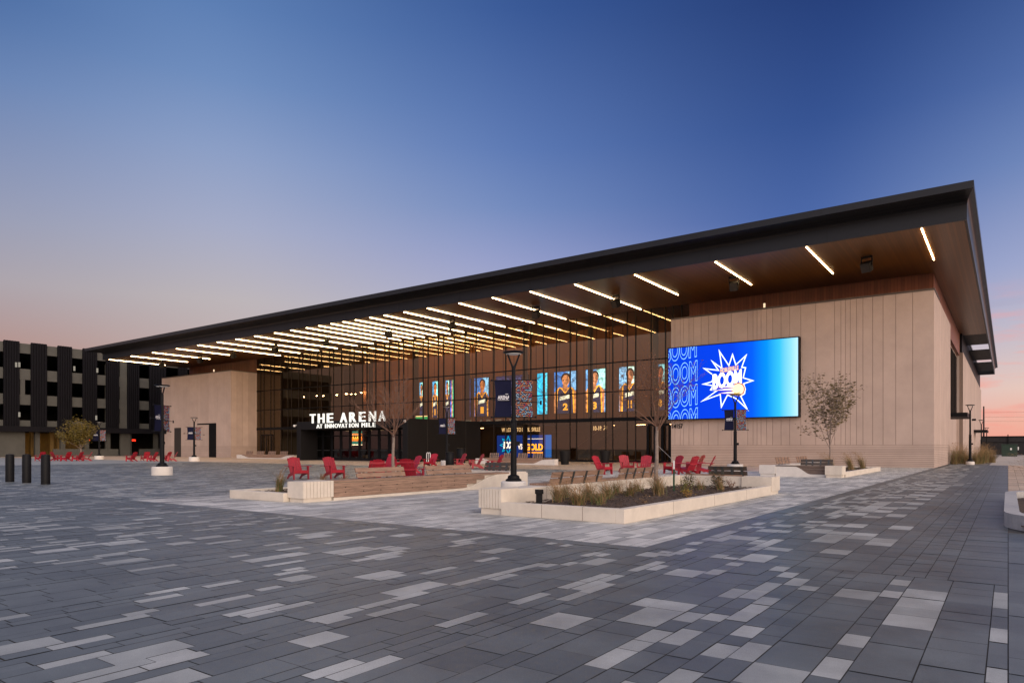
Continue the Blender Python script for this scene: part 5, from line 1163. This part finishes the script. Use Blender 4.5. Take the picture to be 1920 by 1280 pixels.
for i, (px_, t_, h_) in enumerate([(1788, 56.5, 1.5), (1797, 57.5, 1.4), (1806, 58, 1.5), (1813, 56, 1.1), (1828, 56.5, 1.2), (1837, 57, 1.3), (1846, 60, 1.5), (1842, 68, 1.6), (1855, 66, 1.3), (1860, 62, 1.0)]):
    grass(W(px_, t_, 0), h_ * 1.15, .85, 420, 180 + i, f'tall tawny grass clump {sides[i]}', tall=.45, wind=(.05, 0))
grass(Vector((1.2, 15.5, .2)), .9, .6, 160, 200, 'brown wispy grass arching out of the right edge planter', tall=.8, wind=(-.75, .3))
grass(Vector((1.1, 20.2, .2)), 1.0, .6, 140, 201, 'brown feathery grass at the back of the right edge planter', tall=.8, wind=(-.7, .2))
def shrub(loc, h, w_, n, seed, label, m, ls=0.03, name='shrub'):
    rn = random.Random(seed); r = tag(empty(name, loc), label, 'shrub'); tips = []; st_ = MB()
    for k in range(14):
        a = rn.uniform(0, 6.28); p = Vector((0, 0, 0)); d = Vector((math.cos(a) * .5 * w_ / h, math.sin(a) * .5 * w_ / h, 1)).normalized(); L_ = h * rn.uniform(.6, 1)
        for j in range(4):
            q = p + (d + Vector((rn.gauss(0, .12), rn.gauss(0, .12), 0))) * L_ / 4; st_.tube(p, q, .005, .004, 4, cap=False); p = q
            if j > 0: tips += [(p + Vector((rn.gauss(0, .06), rn.gauss(0, .06), rn.gauss(0, .05))), d) for _ in range(4)]
    st_.build('stems', twigm, r, fix=False); leaves(tips, n, ls, seed, .03).build('foliage', m, r, fix=False)
shrub(gz(1284, 928, pzm), .34, .34, 420, 31, 'light green feathery shrub at the foot of the green stake', mat('lime_leaf', (0.16, 0.15, 0.03), 0.7, var=.4), .022)
shrub(gz(1290, 918, pzm), .50, .30, 300, 32, 'dark leafy shrub behind the light green one', shrubm, .028)
shrub(gz(1289, 933, pzm), .16, .20, 240, 33, 'low yellow shrub in front of the light green one', yellowm, .018)
shrub(gz(1344, 920, pzm), .52, .30, 420, 34, 'dark green leafy shrub below the dark backrest of the front planter', shrubm, .03)
shrub(gz(1372, 916, pzm), .30, .34, 160, 35, 'thin dead brown shrub at the right end of the front planter', leafb, .016)
shrub(gz(1206, 944, pzm), .11, .22, 160, 36, 'low orange brown tuft at the front kerb of the front planter', grassb, .016)
shrub(Vector((-15.05, 14.9, .14)), .62, .25, 130, 37, 'yellow leaved shrub in front of the bright red chair back', yellowm, .03)
# ================================================================== far right: fence, cabinet, pole, wires
fn = tag(empty('mesh_fence', (30, 150, 0)), 'long dark screened fence closing the view at the end of the path', 'fence')
b = MB(); b.box(-4.5, 90, 150, 150.08, 0.1, 3.3); b.build('screen', mat('fence_screen', (0.012, 0.011, 0.013), 0.8, var=.4, vscale=.6), fn, True)
b = MB(); b.box(-4.5, 90, 149.9, 149.97, 3.25, 3.42); b.box(-4.5, 90, 149.9, 149.97, 2.3, 2.36); b.build('rail', black, fn, True)
for k in range(24):
    b = MB(); b.box(-4 + 3.9 * k, -3.85 + 3.9 * k, 149.86, 149.98, 0, 3.7); b.build('post', black, fn, True)
pc = W(1892.5, 108); cb = tag(empty('utility_cabinet', pc), 'dark green utility cabinet standing on the path before the fence', 'utility cabinet')
gc_ = mat('green_cabinet', (0.012, 0.035, 0.022), 0.5, var=.15)
b = MB(); b.box(-1.0, 1.0, -.7, .7, 0, 1.75); b.box(-1.05, 1.05, -.75, .75, 1.751, 1.9); b.build('body', gc_, cb, bevel=.02)
b = MB(); b.box(-0.98, -.02, -.73, -.702, .1, 1.7); b.build('door', gc_, cb); b = MB(); b.box(.02, .98, -.73, -.702, .1, 1.7); b.build('door', gc_, cb)
b = MB(); b.box(.1, .32, -.745, -.732, 1.0, 1.3); b.box(1.06, 1.2, -.5, -.2, 1.0, 1.5); b.build('warning_plate', white, cb)
up = W(1844.5, 165); ut = tag(empty('utility_pole', up), 'tall dark utility pole beyond the far corner of the arena', 'utility pole')
b = MB(); b.tube((0, 0, 0), (0, 0, 11.3), .22, .15, 10); b.build('pole', mat('pole_timber', (0.05, 0.03, 0.025), .9), ut)
for k, (za, zb_) in enumerate(((9.8, 9.3), (8.7, 8.2), (7.7, 7.0))):
    b = MB(); e1 = Vector(up) + Vector((0, 0, za)); e2 = Vector((70, 175, zb_ + 1.0)); n = 12
    pts_ = [e1.lerp(e2, j / n) - Vector((0, 0, 1.6 * 4 * (j / n) * (1 - j / n) * .5)) for j in range(n + 1)]
    for a, c in zip(pts_[:-1], pts_[1:]): b.tube(a, c, .02, .02, 4, cap=False)
    tag(b.build('power_line', black), f"thin dark power line across the sunset sky, {['highest','middle','lowest'][k]} of three", 'power line', 'power lines')
